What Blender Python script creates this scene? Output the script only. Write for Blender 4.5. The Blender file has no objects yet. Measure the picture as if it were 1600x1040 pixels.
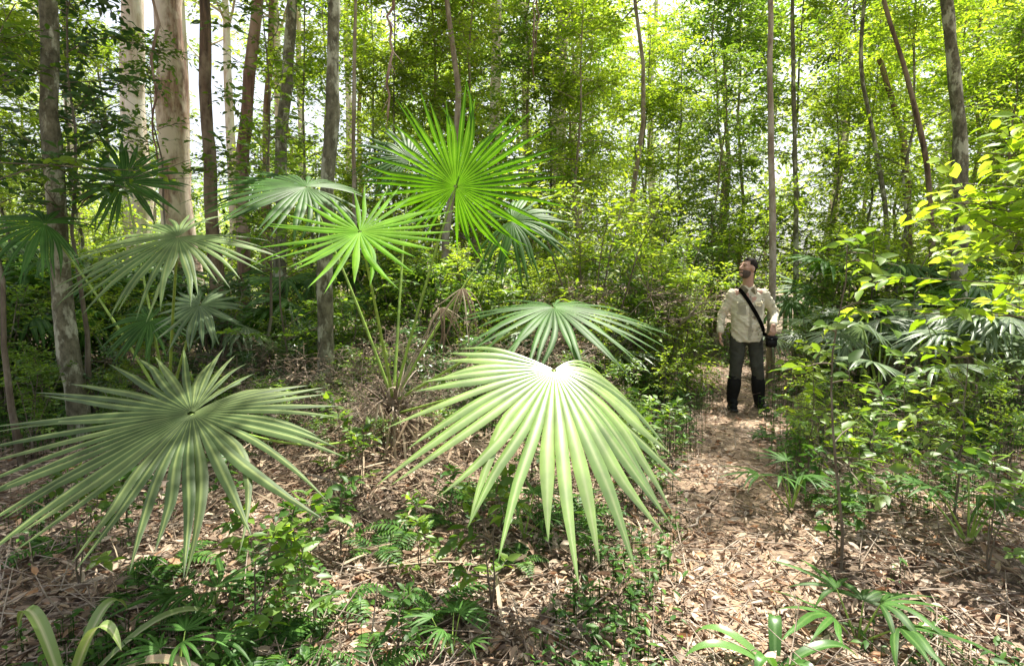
import bpy, bmesh, math, random
import numpy as np
from mathutils import Vector, Matrix, noise as mnoise
scene=bpy.context.scene
COL=scene.collection
PI=math.pi
# ---------------------------------------------------------------- camera maths
CAMH=1.5; PITCH=math.radians(5.0); FPX=888.9
def P(px,py,d):
    x=(px-800)/FPX; v=(520-py)/FPX
    dy=math.cos(PITCH)+v*math.sin(PITCH); dz=-math.sin(PITCH)+v*math.cos(PITCH)
    s=d/dy
    return np.array([x*s,d,CAMH+dz*s])
def hgt(x,y):
    x=np.asarray(x,float); y=np.asarray(y,float)
    z=0.045*np.sin(x*1.3+.6)*np.cos(y*1.1)+0.03*np.sin(x*3.1+y*2.3)+.012*np.sin(x*7.7-y*6.1)
    z=z+0.22*np.exp(-(((x+0.95)/1.0)**2+((y-4.5)/0.9)**2))
    z=z+0.10*np.exp(-(((x+3.2)/1.3)**2+((y-4.8)/1.2)**2))
    f=np.clip((y-9)/30,0,1)
    return z+f*0.5*np.sin(x*.13+1)*np.sin(y*.11)
def xat(px,d): return (px-800)/FPX*d
SUN=np.array([0.16,0.32,0.93]); SUN/=np.linalg.norm(SUN)
# ---------------------------------------------------------------- buffers
def nz(a): return a/(np.linalg.norm(a,axis=-1,keepdims=True)+1e-9)
class Buf:
    def __init__(s): s.V=[];s.F=[];s.S=[];s.R=[];s.E=[];s.n=0
    def add(s,V,flat,sizes,rnd,edge=None):
        N,k=V.shape[:2]
        off=s.n+np.arange(N)*k
        s.V.append(V.reshape(-1,3)); s.F.append((np.asarray(flat)[None,:]+off[:,None]).ravel())
        s.S.append(np.tile(sizes,N)); s.R.append(np.repeat(rnd,len(sizes)))
        e=np.zeros(k) if edge is None else np.asarray(edge,float)
        s.E.append(np.tile(e,N)); s.n+=N*k
    def obj(s,name,mat,parent=None,origin=None,smooth=False):
        me=bpy.data.meshes.new(name)
        V=np.concatenate(s.V).astype(np.float32)
        if origin is not None: V=V-np.asarray(origin,np.float32)
        F=np.concatenate(s.F).astype(np.int32); S=np.concatenate(s.S).astype(np.int32)
        me.vertices.add(len(V)); me.vertices.foreach_set('co',V.ravel())
        me.loops.add(len(F)); me.loops.foreach_set('vertex_index',F)
        me.polygons.add(len(S)); st=np.concatenate([[0],np.cumsum(S)[:-1]]).astype(np.int32)
        me.polygons.foreach_set('loop_start',st)
        me.update(calc_edges=True)
        a=me.attributes.new('rnd','FLOAT','FACE'); a.data.foreach_set('value',np.concatenate(s.R).astype(np.float32))
        a=me.attributes.new('edge','FLOAT','POINT'); a.data.foreach_set('value',np.concatenate(s.E).astype(np.float32))
        if smooth: me.polygons.foreach_set('use_smooth',np.ones(len(S),bool))
        me.materials.append(mat); me.update()
        o=bpy.data.objects.new(name,me); COL.objects.link(o)
        if parent is not None: o.parent=parent
        return o
OVV=np.array([(0,0,0),(-.5,.3,.05),(0,.33,0),(.5,.3,.05),(-.40,.64,.03),(0,.67,-.03),(.40,.64,.03),(0,1,-.13)],float)
OVF=[0,2,1, 0,3,2, 2,5,4,1, 3,6,5,2, 5,7,4, 6,7,5]; OVS=[3,3,4,4,3,3]; OVE=[0,1,0,1,1,0,1,.5]
RHV=np.array([(0,0,0),(.5,.42,.05),(0,1,-.1),(-.5,.42,.05)],float); RHF=[0,1,2,0,2,3]; RHS=[3,3]; RHE=[0,1,0,1]
OV=(OVV,OVF,OVS,OVE); RH=(RHV,RHF,RHS,RHE)
def add_leaves(buf,pos,d,n,L,W,rnd,tpl):
    d=nz(d); n=nz(n-d*np.sum(n*d,-1,keepdims=True)); s=np.cross(d,n)
    t=tpl[0]
    V=pos[:,None,:]+t[None,:,1:2]*L[:,None,None]*d[:,None]+t[None,:,0:1]*W[:,None,None]*s[:,None]+t[None,:,2:3]*L[:,None,None]*n[:,None]
    buf.add(V,tpl[1],tpl[2],rnd,tpl[3])
def add_segs(buf,p0,p1,r0,r1,sides=3,rnd=.5):
    d=nz(p1-p0); ref=np.where(np.abs(d[:,2:3])>.9,np.array([[1.,0,0]]),np.array([[0,0,1.]]))
    a=nz(np.cross(d,ref)); b=np.cross(d,a)
    ang=np.arange(sides)*2*PI/sides
    ring=np.cos(ang)[None,:,None]*a[:,None]+np.sin(ang)[None,:,None]*b[:,None]
    r0=np.broadcast_to(r0,(len(p0),)); r1=np.broadcast_to(r1,(len(p0),))
    V=np.concatenate([p0[:,None]+ring*r0[:,None,None],p1[:,None]+ring*r1[:,None,None]],1)
    F=[];
    for i in range(sides):
        j=(i+1)%sides; F+= [i,j,sides+j,sides+i]
    buf.add(V,F,[4]*sides,np.full(len(p0),rnd))
def add_path(buf,pts,rad,sides=10,rs=None,noise=0.0,rnd=.5,cap=True):
    pts=np.asarray(pts,float); M=len(pts); rad=np.broadcast_to(rad,(M,))
    tg=nz(np.gradient(pts,axis=0))
    ref=np.array([1.,0,0]) if abs(tg[M//2][2])>.7 else np.array([0,0,1.])
    a=nz(np.cross(tg,ref)); b=np.cross(tg,a)
    ang=np.arange(sides)*2*PI/sides
    R=np.repeat(rad[:,None],sides,1)
    if noise and rs is not None:
        w=rs.normal(0,1,(M,sides)); w=(w+np.roll(w,1,1)+np.roll(w,1,0))/1.7
        R=R*(1+noise*w)
    V=pts[:,None]+(np.cos(ang)[None,:,None]*a[:,None]+np.sin(ang)[None,:,None]*b[:,None])*R[:,:,None]
    V=V.reshape(1,-1,3); F=[];S=[]
    for m in range(M-1):
        for i in range(sides):
            j=(i+1)%sides; F+=[m*sides+i,m*sides+j,(m+1)*sides+j,(m+1)*sides+i]; S.append(4)
    if cap:
        F+=[(M-1)*sides+i for i in range(sides)]; S.append(sides)
        F+=[i for i in reversed(range(sides))]; S.append(sides)
    buf.add(V,F,S,np.array([rnd]))
def bez(p0,p1,p2,n):
    t=np.linspace(0,1,n)[:,None]; return (1-t)**2*p0+2*t*(1-t)*p1+t*t*p2
UP=np.array([0,0,1.])
TARGETS=[]   # canopy leaves left out here so sun reaches chosen spots: (point, radius)
def sun_ok(pos):
    ok=np.ones(len(pos),bool)
    for q,r in TARGETS:
        v=pos-q; al=v@SUN; dist=np.linalg.norm(v-al[:,None]*SUN,axis=1)
        ok&=~((dist<r)&(al>.5))
    return ok
def sprays(LB,TB,p0,d,Lt,n,LL,LW,rs,tpl,droop=.25,spread=.9,flat=.45,world=None,twr=.003):
    N=len(p0); d=nz(d); t=(np.arange(n)+.7)/n
    pos=p0[:,None]+d[:,None]*(Lt[:,None,None]*t[None,:,None]); pos[...,2]-=droop*Lt[:,None]*t[None]**2
    h=nz(np.cross(d,UP)+1e-4); sg=np.where(np.arange(n)%2,1.,-1.)
    ld=d[:,None]*.55+h[:,None]*sg[None,:,None]*spread+rs.normal(0,.25,(N,n,3)); ld[...,2]-=.2
    nn=UP+rs.normal(0,flat,(N,n,3)); L=LL*(.65+.6*rs.rand(N,n)); W=L*(LW/LL)
    rnd=np.clip(rs.rand(N)[:,None]*.6+rs.rand(N,n)*.4,0,1)
    pos=pos.reshape(-1,3); ld=ld.reshape(-1,3); nn=nn.reshape(-1,3); L=L.ravel();W=W.ravel();rnd=rnd.ravel()
    if world is not None:
        k=sun_ok(pos+world); pos,ld,nn,L,W,rnd=pos[k],ld[k],nn[k],L[k],W[k],rnd[k]
    add_leaves(LB,pos,ld,nn,L,W,rnd,tpl)
    mid=p0+d*(Lt[:,None]*.5); mid[:,2]-=droop*Lt*.25; end=p0+d*Lt[:,None]; end[:,2]-=droop*Lt
    add_segs(TB,p0,mid,twr,twr*.8); add_segs(TB,mid,end,twr*.8,twr*.4)
# ---------------------------------------------------------------- materials
def nodes(name):
    m=bpy.data.materials.new(name); m.use_nodes=True; nt=m.node_tree
    b=nt.nodes['Principled BSDF']; return m,nt,b,nt.nodes['Material Output']
def ramp(nt,fac,cols,pos=None):
    r=nt.nodes.new('ShaderNodeValToRGB'); e=r.color_ramp.elements
    while len(e)<len(cols): e.new(.5)
    for i,c in enumerate(cols):
        e[i].position=(pos[i] if pos else i/(len(cols)-1)); e[i].color=(*c,1)
    nt.links.new(fac,r.inputs[0]); return r.outputs[0]
def leafmat(name,cols,trans=.38,rough=.45,rib=None,ribw=.35,spec=.5,tval=1.5,cheap=True,hue=.48,gl=.06,coat=0):
    m,nt,b,out=nodes(name); L=nt.links
    at=nt.nodes.new('ShaderNodeAttribute'); at.attribute_name='rnd'
    c=ramp(nt,at.outputs['Fac'],cols)
    oi=nt.nodes.new('ShaderNodeObjectInfo'); mr=nt.nodes.new('ShaderNodeMapRange'); L.new(oi.outputs['Random'],mr.inputs[0])
    mr.inputs[3].default_value=.75; mr.inputs[4].default_value=1.2
    hs=nt.nodes.new('ShaderNodeHueSaturation'); L.new(c,hs.inputs['Color']); L.new(mr.outputs[0],hs.inputs['Value']); c=hs.outputs[0]
    if rib:
        ae=nt.nodes.new('ShaderNodeAttribute'); ae.attribute_name='edge'
        f=nt.nodes.new('ShaderNodeMapRange'); L.new(ae.outputs['Fac'],f.inputs[0]); f.inputs[1].default_value=0; f.inputs[2].default_value=ribw; f.inputs[3].default_value=1; f.inputs[4].default_value=0
        mx=nt.nodes.new('ShaderNodeMix'); mx.data_type='RGBA'; L.new(f.outputs[0],mx.inputs[0]); L.new(c,mx.inputs[6]); mx.inputs[7].default_value=(*rib,1); c=mx.outputs[2]
    if not cheap:
        tc=nt.nodes.new('ShaderNodeTexCoord'); no=nt.nodes.new('ShaderNodeTexNoise'); no.inputs['Scale'].default_value=7; no.inputs['Detail'].default_value=4
        L.new(tc.outputs['Object'],no.inputs['Vector']); mr2=nt.nodes.new('ShaderNodeMapRange'); L.new(no.outputs[0],mr2.inputs[0]); mr2.inputs[1].default_value=.3;mr2.inputs[2].default_value=.7;mr2.inputs[3].default_value=.68;mr2.inputs[4].default_value=1.28
        h2=nt.nodes.new('ShaderNodeHueSaturation'); L.new(c,h2.inputs['Color']); L.new(mr2.outputs[0],h2.inputs['Value']); c=h2.outputs[0]
        L.new(c,b.inputs['Base Color']); b.inputs['Roughness'].default_value=rough; b.inputs['Specular IOR Level'].default_value=spec; front=b.outputs[0]
        if coat: b.inputs['Coat Weight'].default_value=coat; b.inputs['Coat Roughness'].default_value=.28; b.inputs['Coat IOR'].default_value=1.6
    else:
        df=nt.nodes.new('ShaderNodeBsdfDiffuse'); L.new(c,df.inputs[0]); gs=nt.nodes.new('ShaderNodeBsdfGlossy'); gs.inputs['Roughness'].default_value=rough; gs.inputs[0].default_value=(1,1,1,1)
        mg=nt.nodes.new('ShaderNodeMixShader'); mg.inputs[0].default_value=gl; L.new(df.outputs[0],mg.inputs[1]); L.new(gs.outputs[0],mg.inputs[2]); front=mg.outputs[0]; nt.nodes.remove(b)
    tr=nt.nodes.new('ShaderNodeBsdfTranslucent'); h3=nt.nodes.new('ShaderNodeHueSaturation'); L.new(c,h3.inputs['Color']); h3.inputs['Value'].default_value=tval; h3.inputs['Saturation'].default_value=1.1; h3.inputs['Hue'].default_value=hue
    L.new(h3.outputs[0],tr.inputs[0]); ms=nt.nodes.new('ShaderNodeMixShader'); ms.inputs[0].default_value=trans
    L.new(front,ms.inputs[1]); L.new(tr.outputs[0],ms.inputs[2]); L.new(ms.outputs[0],out.inputs['Surface'])
    return m
def barkmat(name,c1,c2,c3,sc=6,stretch=.2,patch=2.5,pamt=(.48,.58),bump=.5):
    m,nt,b,out=nodes(name); L=nt.links
    tc=nt.nodes.new('ShaderNodeTexCoord'); mp=nt.nodes.new('ShaderNodeMapping'); mp.inputs['Scale'].default_value=(1,1,stretch); L.new(tc.outputs['Object'],mp.inputs[0])
    n1=nt.nodes.new('ShaderNodeTexNoise'); n1.inputs['Scale'].default_value=sc*2.2; n1.inputs['Detail'].default_value=6; n1.inputs['Roughness'].default_value=.7; L.new(mp.outputs[0],n1.inputs['Vector'])
    c=ramp(nt,n1.outputs[0],[c1,c2],[.38,.62])
    n2=nt.nodes.new('ShaderNodeTexNoise'); n2.inputs['Scale'].default_value=patch; n2.inputs['Detail'].default_value=5; n2.inputs['Roughness'].default_value=.65
    mp2=nt.nodes.new('ShaderNodeMapping'); mp2.inputs['Scale'].default_value=(1,1,.5); L.new(tc.outputs['Object'],mp2.inputs[0]); L.new(mp2.outputs[0],n2.inputs['Vector'])
    f=nt.nodes.new('ShaderNodeMapRange'); L.new(n2.outputs[0],f.inputs[0]); f.inputs[1].default_value=pamt[0]; f.inputs[2].default_value=pamt[1]
    mx=nt.nodes.new('ShaderNodeMix'); mx.data_type='RGBA'; L.new(f.outputs[0],mx.inputs[0]); L.new(c,mx.inputs[6]); mx.inputs[7].default_value=(*c3,1)
    L.new(mx.outputs[2],b.inputs['Base Color']); b.inputs['Roughness'].default_value=.85
    bp=nt.nodes.new('ShaderNodeBump'); bp.inputs['Strength'].default_value=bump; bp.inputs['Distance'].default_value=.03; L.new(n1.outputs[0],bp.inputs['Height']); L.new(bp.outputs[0],b.inputs['Normal'])
    return m
def plain(name,c,rough=.7,var=.25,sc=20,bump=0.0,spec=.5):
    m,nt,b,out=nodes(name); L=nt.links
    tc=nt.nodes.new('ShaderNodeTexCoord'); n1=nt.nodes.new('ShaderNodeTexNoise'); n1.inputs['Scale'].default_value=sc; n1.inputs['Detail'].default_value=5; L.new(tc.outputs['Object'],n1.inputs['Vector'])
    c1=tuple(x*(1-var) for x in c); c2=tuple(min(1,x*(1+var)) for x in c)
    L.new(ramp(nt,n1.outputs[0],[c1,c2],[.35,.65]),b.inputs['Base Color']); b.inputs['Roughness'].default_value=rough; b.inputs['Specular IOR Level'].default_value=spec
    if bump:
        bp=nt.nodes.new('ShaderNodeBump'); bp.inputs['Strength'].default_value=bump; bp.inputs['Distance'].default_value=.01; L.new(n1.outputs[0],bp.inputs['Height']); L.new(bp.outputs[0],b.inputs['Normal'])
    return m
M={}
M['palm_lit']=leafmat('palm_leaf_sunlit_green',[(.06,.185,.014),(.09,.25,.02),(.14,.33,.035)],.55,.5,rib=(.19,.37,.05),tval=1.45,cheap=False,spec=.3,hue=.49)  # sunlit copy of the palm leaf: backlit green put into the colour
M['palm_lime']=leafmat('palm_leaf_sunlit_lime',[(.12,.33,.012),(.16,.40,.018),(.22,.48,.03)],.5,.55,rib=(.25,.47,.05),tval=1.25,cheap=False,spec=.15,hue=.49)  # direct sun on this frond is put into its lime albedo
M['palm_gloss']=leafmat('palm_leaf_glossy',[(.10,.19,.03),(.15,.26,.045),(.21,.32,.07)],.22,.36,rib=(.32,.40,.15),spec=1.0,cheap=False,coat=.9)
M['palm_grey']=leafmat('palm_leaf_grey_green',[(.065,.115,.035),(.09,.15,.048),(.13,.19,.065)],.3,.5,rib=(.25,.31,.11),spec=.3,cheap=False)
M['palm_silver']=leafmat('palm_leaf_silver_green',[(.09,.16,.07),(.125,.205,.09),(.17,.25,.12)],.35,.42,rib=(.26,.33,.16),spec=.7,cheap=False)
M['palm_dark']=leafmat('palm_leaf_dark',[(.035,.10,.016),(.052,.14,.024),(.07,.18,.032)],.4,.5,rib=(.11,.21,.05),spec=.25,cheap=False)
M['palm_dead']=leafmat('palm_leaf_dead',[(.13,.085,.055),(.30,.22,.145),(.52,.43,.31)],.15,.8,gl=.02)
M['petiole']=plain('petiole_green',(.24,.36,.06),.5)
M['leaf_a']=leafmat('leaf_mid_green',[(.045,.115,.018),(.115,.22,.03),(.23,.36,.055)],.5,tval=1.6)
M['leaf_b']=leafmat('leaf_yellow_green',[(.10,.195,.022),(.22,.35,.042),(.38,.49,.08)],.53,tval=1.55)
M['leaf_c']=leafmat('leaf_dark_green',[(.03,.08,.02),(.06,.14,.035),(.10,.20,.05)],.38,.35,gl=.1)
M['leaf_far']=leafmat('leaf_far_hazed_green',[(.13,.22,.05),(.25,.36,.085),(.42,.51,.16)],.5)  # lightened for distance: sunny, airy haze put into the leaf colour
M['fern']=leafmat('fern_green',[(.03,.09,.018),(.06,.145,.026),(.11,.23,.038)],.4,gl=.025)
M['litter']=leafmat('dry_leaf',[(.12,.08,.055),(.29,.205,.14),(.42,.315,.22),(.56,.46,.36),(.22,.165,.125),(.44,.25,.13)],.12,.7,gl=.03)
M['stick']=barkmat('stick_bark',(.10,.07,.045),(.26,.20,.15),(.36,.3,.24))
M['wood']=barkmat('shrub_wood',(.08,.06,.04),(.18,.15,.10),(.25,.23,.17))
M['bark_mottled']=barkmat('bark_mottled',(.07,.065,.035),(.20,.19,.12),(.42,.43,.31),sc=7,stretch=.6,patch=7,pamt=(.52,.60),bump=1)
M['bark_dark']=barkmat('bark_dark',(.05,.033,.02),(.20,.13,.08),(.26,.20,.13),sc=8,stretch=.12,patch=3,bump=1)
M['bark_pale']=barkmat('bark_pale',(.44,.33,.25),(.68,.59,.49),(.76,.69,.61),sc=5,stretch=.1,patch=2.0,bump=.7)
M['bark_pink']=barkmat('bark_pink',(.16,.085,.06),(.46,.31,.23),(.68,.57,.47),sc=7,stretch=.08,patch=1.6,pamt=(.46,.56),bump=1)
M['bark_red']=barkmat('bark_red',(.12,.065,.045),(.30,.18,.125),(.38,.28,.21),sc=6,stretch=.1,patch=2,bump=1)
M['bark_tan']=barkmat('bark_tan',(.17,.13,.09),(.34,.27,.19),(.42,.37,.29),sc=8,stretch=.15,patch=4,bump=.8)
# ---------------------------------------------------------------- objects
def thing(name,label,cat,loc=(0,0,0),rz=0,group=None):
    o=bpy.data.objects.new(name,None); COL.objects.link(o); o.location=tuple(float(v) for v in loc); o.rotation_euler=(0,0,rz)
    o['label']=label; o['category']=cat
    if group:o['group']=group
    o.empty_display_size=.1
    return o
def tag(o,label,cat,group=None,kind=None):
    o['label']=label;o['category']=cat
    if group:o['group']=group
    if kind:o['kind']=kind
    return o
def dup(root,loc,rz,sc,label,group,cat=None):
    r=root.copy(); COL.objects.link(r)
    for ch in list(root.children):
        c=ch.copy(); COL.objects.link(c); c.parent=r
        for g in list(ch.children):
            q=g.copy(); COL.objects.link(q); q.parent=c
    place(r,loc,rz,sc,label,group); return r
def place(r,loc,rz,sc,label,group):
    r.location=tuple(float(v) for v in loc); r.rotation_euler=(0,0,rz); r.scale=(sc,sc,sc); r['label']=label
    if group: r['group']=group
    elif 'group' in r: del r['group']
class Proto:
    def __init__(s,root): s.root=root; s.used=False
    def put(s,x,y,rz,sc,label,group,dz=0):
        loc=(x,y,float(hgt(x,y))+dz)
        if not s.used: s.used=True; place(s.root,loc,rz,sc,label,group); return s.root
        return dup(s.root,loc,rz,sc,label,group)
# ---------------------------------------------------------------- world, sun, camera
w=bpy.data.worlds.new("World"); scene.world=w; w.use_nodes=True; nt=w.node_tree
bg=nt.nodes['Background']; sky=nt.nodes.new('ShaderNodeTexSky'); sky.sky_type='NISHITA'; sky.sun_disc=False
sky.sun_elevation=math.asin(SUN[2]); sky.sun_rotation=math.atan2(SUN[0],SUN[1]); sky.dust_density=4; sky.air_density=1.0; sky.ozone_density=.3
hz_=nt.nodes.new('ShaderNodeHueSaturation'); hz_.inputs['Saturation'].default_value=.4
nt.links.new(sky.outputs[0],hz_.inputs['Color']); nt.links.new(hz_.outputs[0],bg.inputs[0]); bg.inputs[1].default_value=.32
sl=bpy.data.lights.new('sun','SUN'); sl.energy=14; sl.angle=math.radians(.5); sl.color=(1,.95,.84)
so=bpy.data.objects.new('sun',sl); COL.objects.link(so); so.rotation_euler=Vector(SUN).to_track_quat('Z','Y').to_euler(); so.location=(0,0,30)
cam=bpy.data.cameras.new('camera'); cam.sensor_width=36; cam.lens=20; cam.clip_end=600; cam.clip_start=.05
co=bpy.data.objects.new('camera',cam); COL.objects.link(co); co.location=(0,0,CAMH); co.rotation_euler=(PI/2-PITCH,0,0); scene.camera=co
scene.view_settings.view_transform='Standard'; scene.view_settings.look='None'; scene.view_settings.exposure=0
# ---------------------------------------------------------------- the walker (first, while the scene is still light)
def caps(bm,p0,p1,r0,r1,seg=16,fl=None):
    p0=Vector(p0);p1=Vector(p1); d=(p1-p0); l=d.length; q=d.normalized().to_track_quat('Z','Y') if l>1e-6 else Matrix.Identity(3).to_quaternion()
    rings=[]
    for k in range(1,5): a=PI/2*k/4; rings.append((-r0*math.cos(a),r0*math.sin(a)))
    for k in range(0,4): a=PI/2*k/4; rings.append((l+r1*math.sin(a),r1*math.cos(a)))
    def tr(v):
        if fl: v=Vector((v.x*fl[0],v.y*fl[1],v.z))
        return p0+q@v
    lo=bm.verts.new(tr(Vector((0,0,-r0)))); hi=bm.verts.new(tr(Vector((0,0,l+r1)))); R=[]
    for z,r in rings: R.append([bm.verts.new(tr(Vector((r*math.cos(2*PI*i/seg),r*math.sin(2*PI*i/seg),z)))) for i in range(seg)])
    for i in range(seg):
        j=(i+1)%seg; bm.faces.new((lo,R[0][j],R[0][i])); bm.faces.new((hi,R[-1][i],R[-1][j]))
        for k in range(len(R)-1): bm.faces.new((R[k][i],R[k][j],R[k+1][j],R[k+1][i]))
def ell(bm,c,r,mat=None,seg=24):
    g=bmesh.ops.create_uvsphere(bm,u_segments=seg,v_segments=seg//2,radius=1)
    for v in g['verts']:
        v.co=Vector((v.co.x*r[0],v.co.y*r[1],v.co.z*r[2]))+Vector(c)
        if mat: v.co=mat@v.co
    return g['verts']
def loft(bm,rings,seg=32,pw=2.2):
    R=[]
    for z,cx,cy,rx,ry in rings:
        a=[2*PI*i/seg for i in range(seg)]
        R.append([bm.verts.new((cx+rx*math.copysign(abs(math.cos(t))**(2/pw),math.cos(t)),cy+ry*math.copysign(abs(math.sin(t))**(2/pw),math.sin(t)),z)) for t in a])
    for k in range(len(R)-1):
        for i in range(seg): j=(i+1)%seg; bm.faces.new((R[k][i],R[k][j],R[k+1][j],R[k+1][i]))
    bm.faces.new(list(reversed(R[0]))); bm.faces.new(R[-1])
def finish(name,bm,mat,parent,voxel=None,smooth=4,wr=0,wsc=9,fold=0):
    bmesh.ops.recalc_face_normals(bm,faces=bm.faces); me=bpy.data.meshes.new(name); bm.to_mesh(me); bm.free()
    o=bpy.data.objects.new(name,me); COL.objects.link(o)
    if voxel:
        m=o.modifiers.new('r','REMESH'); m.mode='VOXEL'; m.voxel_size=voxel
        m=o.modifiers.new('s','SMOOTH'); m.iterations=smooth; m.factor=.5
        bpy.context.view_layer.update(); dg=bpy.context.evaluated_depsgraph_get(); me2=bpy.data.meshes.new_from_object(o.evaluated_get(dg)); o.modifiers.clear(); o.data=me2; me=me2
    if wr:
        me.update()
        for v in me.vertices:
            p=v.co; n_=mnoise.noise(Vector((p.x*wsc,p.y*wsc,p.z*wsc*.8)))+.5*mnoise.noise(Vector((p.x*wsc*2+5,p.y*wsc*2,p.z*wsc*3.2)))
            if fold: n_+=fold*abs(mnoise.noise(Vector((p.x*7+p.z*9,p.y*7,p.z*16-abs(p.x)*12))))*-1.6
            v.co=p+v.normal*n_*wr
    for p in me.polygons: p.use_smooth=True
    me.materials.clear(); me.materials.append(mat); o.parent=parent
    return o
Mx=dict(skin=plain('skin',(.46,.27,.19),.5,.08,30),shirt=plain('khaki_cotton',(.62,.57,.43),.85,.07,14,.3,.2),trou=plain('charcoal_trousers',(.055,.056,.044),.9,.15,14,.3,.2),black=plain('black_nylon',(.010,.010,.010),.75,.2,30,0,.2),hair=plain('dark_hair',(.018,.013,.010),.8,.4,60,.5,.15),beard=plain('short_beard',(.085,.06,.045),.8,.3,80),sole=plain('boot_rubber',(.03,.03,.03),.8),eye=plain('eye_dark',(.02,.015,.01),.2),btn=plain('shirt_button',(.3,.27,.2),.5),metal=plain('zip_metal',(.12,.12,.12),.5))
mx,my=P(1162,635,6.85)[0],6.85
man=thing('person','person in khaki shirt and dark trousers with black gaiters standing on the trail looking up','person',(mx,my,hgt(mx,my)+.016),math.radians(-6))
HM=Matrix.Translation((-.02,-.035,1.69))@Matrix.Rotation(math.radians(-62),4,'Z')@Matrix.Rotation(math.radians(-12),4,'X')
def hp(x,y,z): return tuple(HM@Vector((x,y,z)))
bm=bmesh.new()
ell(bm,(0,.012,.035),(.077,.094,.098),HM); ell(bm,(0,-.028,-.045),(.060,.066,.068),HM); ell(bm,(0,-.045,-.0),(.062,.05,.07),HM)
caps(bm,hp(0,-.090,.030),hp(0,-.118,-.012),.008,.014); caps(bm,hp(-.012,-.100,-.016),hp(.012,-.100,-.016),.010,.010)
caps(bm,hp(-.04,-.078,.042),hp(.04,-.078,.042),.014,.014); caps(bm,hp(-.02,-.092,-.047),hp(.02,-.092,-.047),.009,.009); ell(bm,(0,-.082,-.085),(.026,.022,.02),HM)
for s in(-1,1): ell(bm,(s*.080,.010,.0),(.011,.022,.034),HM); ell(bm,(s*.042,-.07,-.005),(.022,.02,.022),HM)
caps(bm,(0,.015,1.44),hp(0,.02,-.02),.064,.058)
caps(bm,(0,.01,.98),(0,.0,1.31),.125,.14,fl=(1.15,.85)); caps(bm,(-.14,0,1.40),(.14,0,1.40),.06,.06)
AR=[[(-.180,0,1.395),(-.280,.05,1.14),(-.325,-.07,.93)],[(.180,0,1.395),(.345,.07,1.165),(.245,-.19,1.03)]]
LG=[[(-.095,0,.90),(-.115,-.03,.50),(-.135,.02,.10)],[(.095,0,.90),(.135,-.03,.50),(.185,.03,.10)]]
for a in AR: caps(bm,a[0],a[1],.052,.040); caps(bm,a[1],a[2],.040,.027)
for l in LG: caps(bm,l[0],l[1],.085,.056); caps(bm,l[1],l[2],.054,.04)
def hand(bm,wp,d,n,curl):
    d=Vector(d).normalized(); n=Vector(n); n=(n-d*n.dot(d)).normalized(); s=d.cross(n); return hand2(bm,Vector(wp),d,n,s,curl)
def hand2(bm,wp,d,n,s,curl):
    for k,(off,l,c) in enumerate([(.030,.072,1),(.011,.080,1),(-.010,.075,1.05),(-.028,.060,1.1)]):
        kn=wp+d*(.088-.006*abs(k-1))+s*off; caps(bm,wp+s*off*.5,kn,.014,.0125,10); p=kn; dd=d.copy()
        for j,f in enumerate((.45,.32,.26)):
            dd=(Matrix.Rotation(curl*c*(.8 if j==0 else 1),3,d.cross(n))@dd); q=p+dd*l*f; caps(bm,p,q,.0098-.0008*j,.0092-.0008*j,10); p=q
    p=wp+d*.025+s*.022; q=p+(s*.65+d*.7+n*.25).normalized()*.045; r=q+(s*.25+d*.9+n*.4).normalized()*.032; caps(bm,p,q,.014,.0115,10); caps(bm,q,r,.0112,.0095,10)
hand(bm,AR[0][2],(-.03,-.12,-.98),(.9,-.3,0),.35)
hand(bm,AR[1][2],(-.15,-.25,-.92),(-.35,.7,-.3),.55)
finish('body',bm,Mx['skin'],man,.0055,3)
bm=bmesh.new(); vs=ell(bm,(0,.018,.044),(.083,.100,.100),HM,40); inv=HM.inverted()
dels=[v for v in bm.verts if ((inv@v.co).y<-.045 and (inv@v.co).z<.088) or (inv@v.co).z<-.045 or ((inv@v.co).y<.0 and (inv@v.co).z<.03)]
bmesh.ops.delete(bm,geom=dels,context='VERTS'); finish('hair',bm,Mx['hair'],man,wr=.010,wsc=32)
bm=bmesh.new(); ell(bm,(0,-.030,-.050),(.0635,.070,.071),HM,40); dels=[v for v in bm.verts if (inv@v.co).z>-.018 or (abs((inv@v.co).x)<.022 and (inv@v.co).z>-.058 and (inv@v.co).z<-.04) or (inv@v.co).y>.03]
bmesh.ops.delete(bm,geom=dels,context='VERTS'); finish('beard',bm,Mx['beard'],man,wr=.002,wsc=60)
for s in(-1,1):
    bm=bmesh.new(); ell(bm,(s*.031,-.087,.018),(.012,.007,.007),HM,12); finish('eye',bm,Mx['eye'],man)
    bm=bmesh.new(); caps(bm,hp(s*.016,-.094,.040),hp(s*.046,-.083,.042),.005,.004,8); finish('eyebrow',bm,Mx['hair'],man)
TORS=[(.82,0,.0,.186,.128),(.84,0,.0,.188,.132),(.92,0,.0,.187,.138),(1.02,0,-.01,.187,.146),(1.12,0,-.01,.189,.144),(1.22,0,.0,.195,.135),(1.32,0,.0,.199,.120),(1.385,0,.005,.183,.103),(1.43,0,.01,.142,.085),(1.47,0,.012,.092,.072),(1.50,0,.012,.066,.066)]
bm=bmesh.new(); loft(bm,TORS)
for a in AR:
    e=Vector(a[1]); wv=Vector(a[2]); caps(bm,a[0],a[1],.068,.054,20); caps(bm,a[1],wv+(e-wv)*.14,.054,.043,20)
finish('shirt',bm,Mx['shirt'],man,.008,3,wr=.011,wsc=10,fold=1.2)
def torso_y(x,z,off=.012):
    T=TORS; zz=[t[0] for t in T]; rx=np.interp(z,zz,[t[3] for t in T]); ry=np.interp(z,zz,[t[4] for t in T]); cy=np.interp(z,zz,[t[2] for t in T])
    k=max(0,1-(abs(x)/rx)**2.2); return cy-ry*k**(1/2.2)-off
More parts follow.
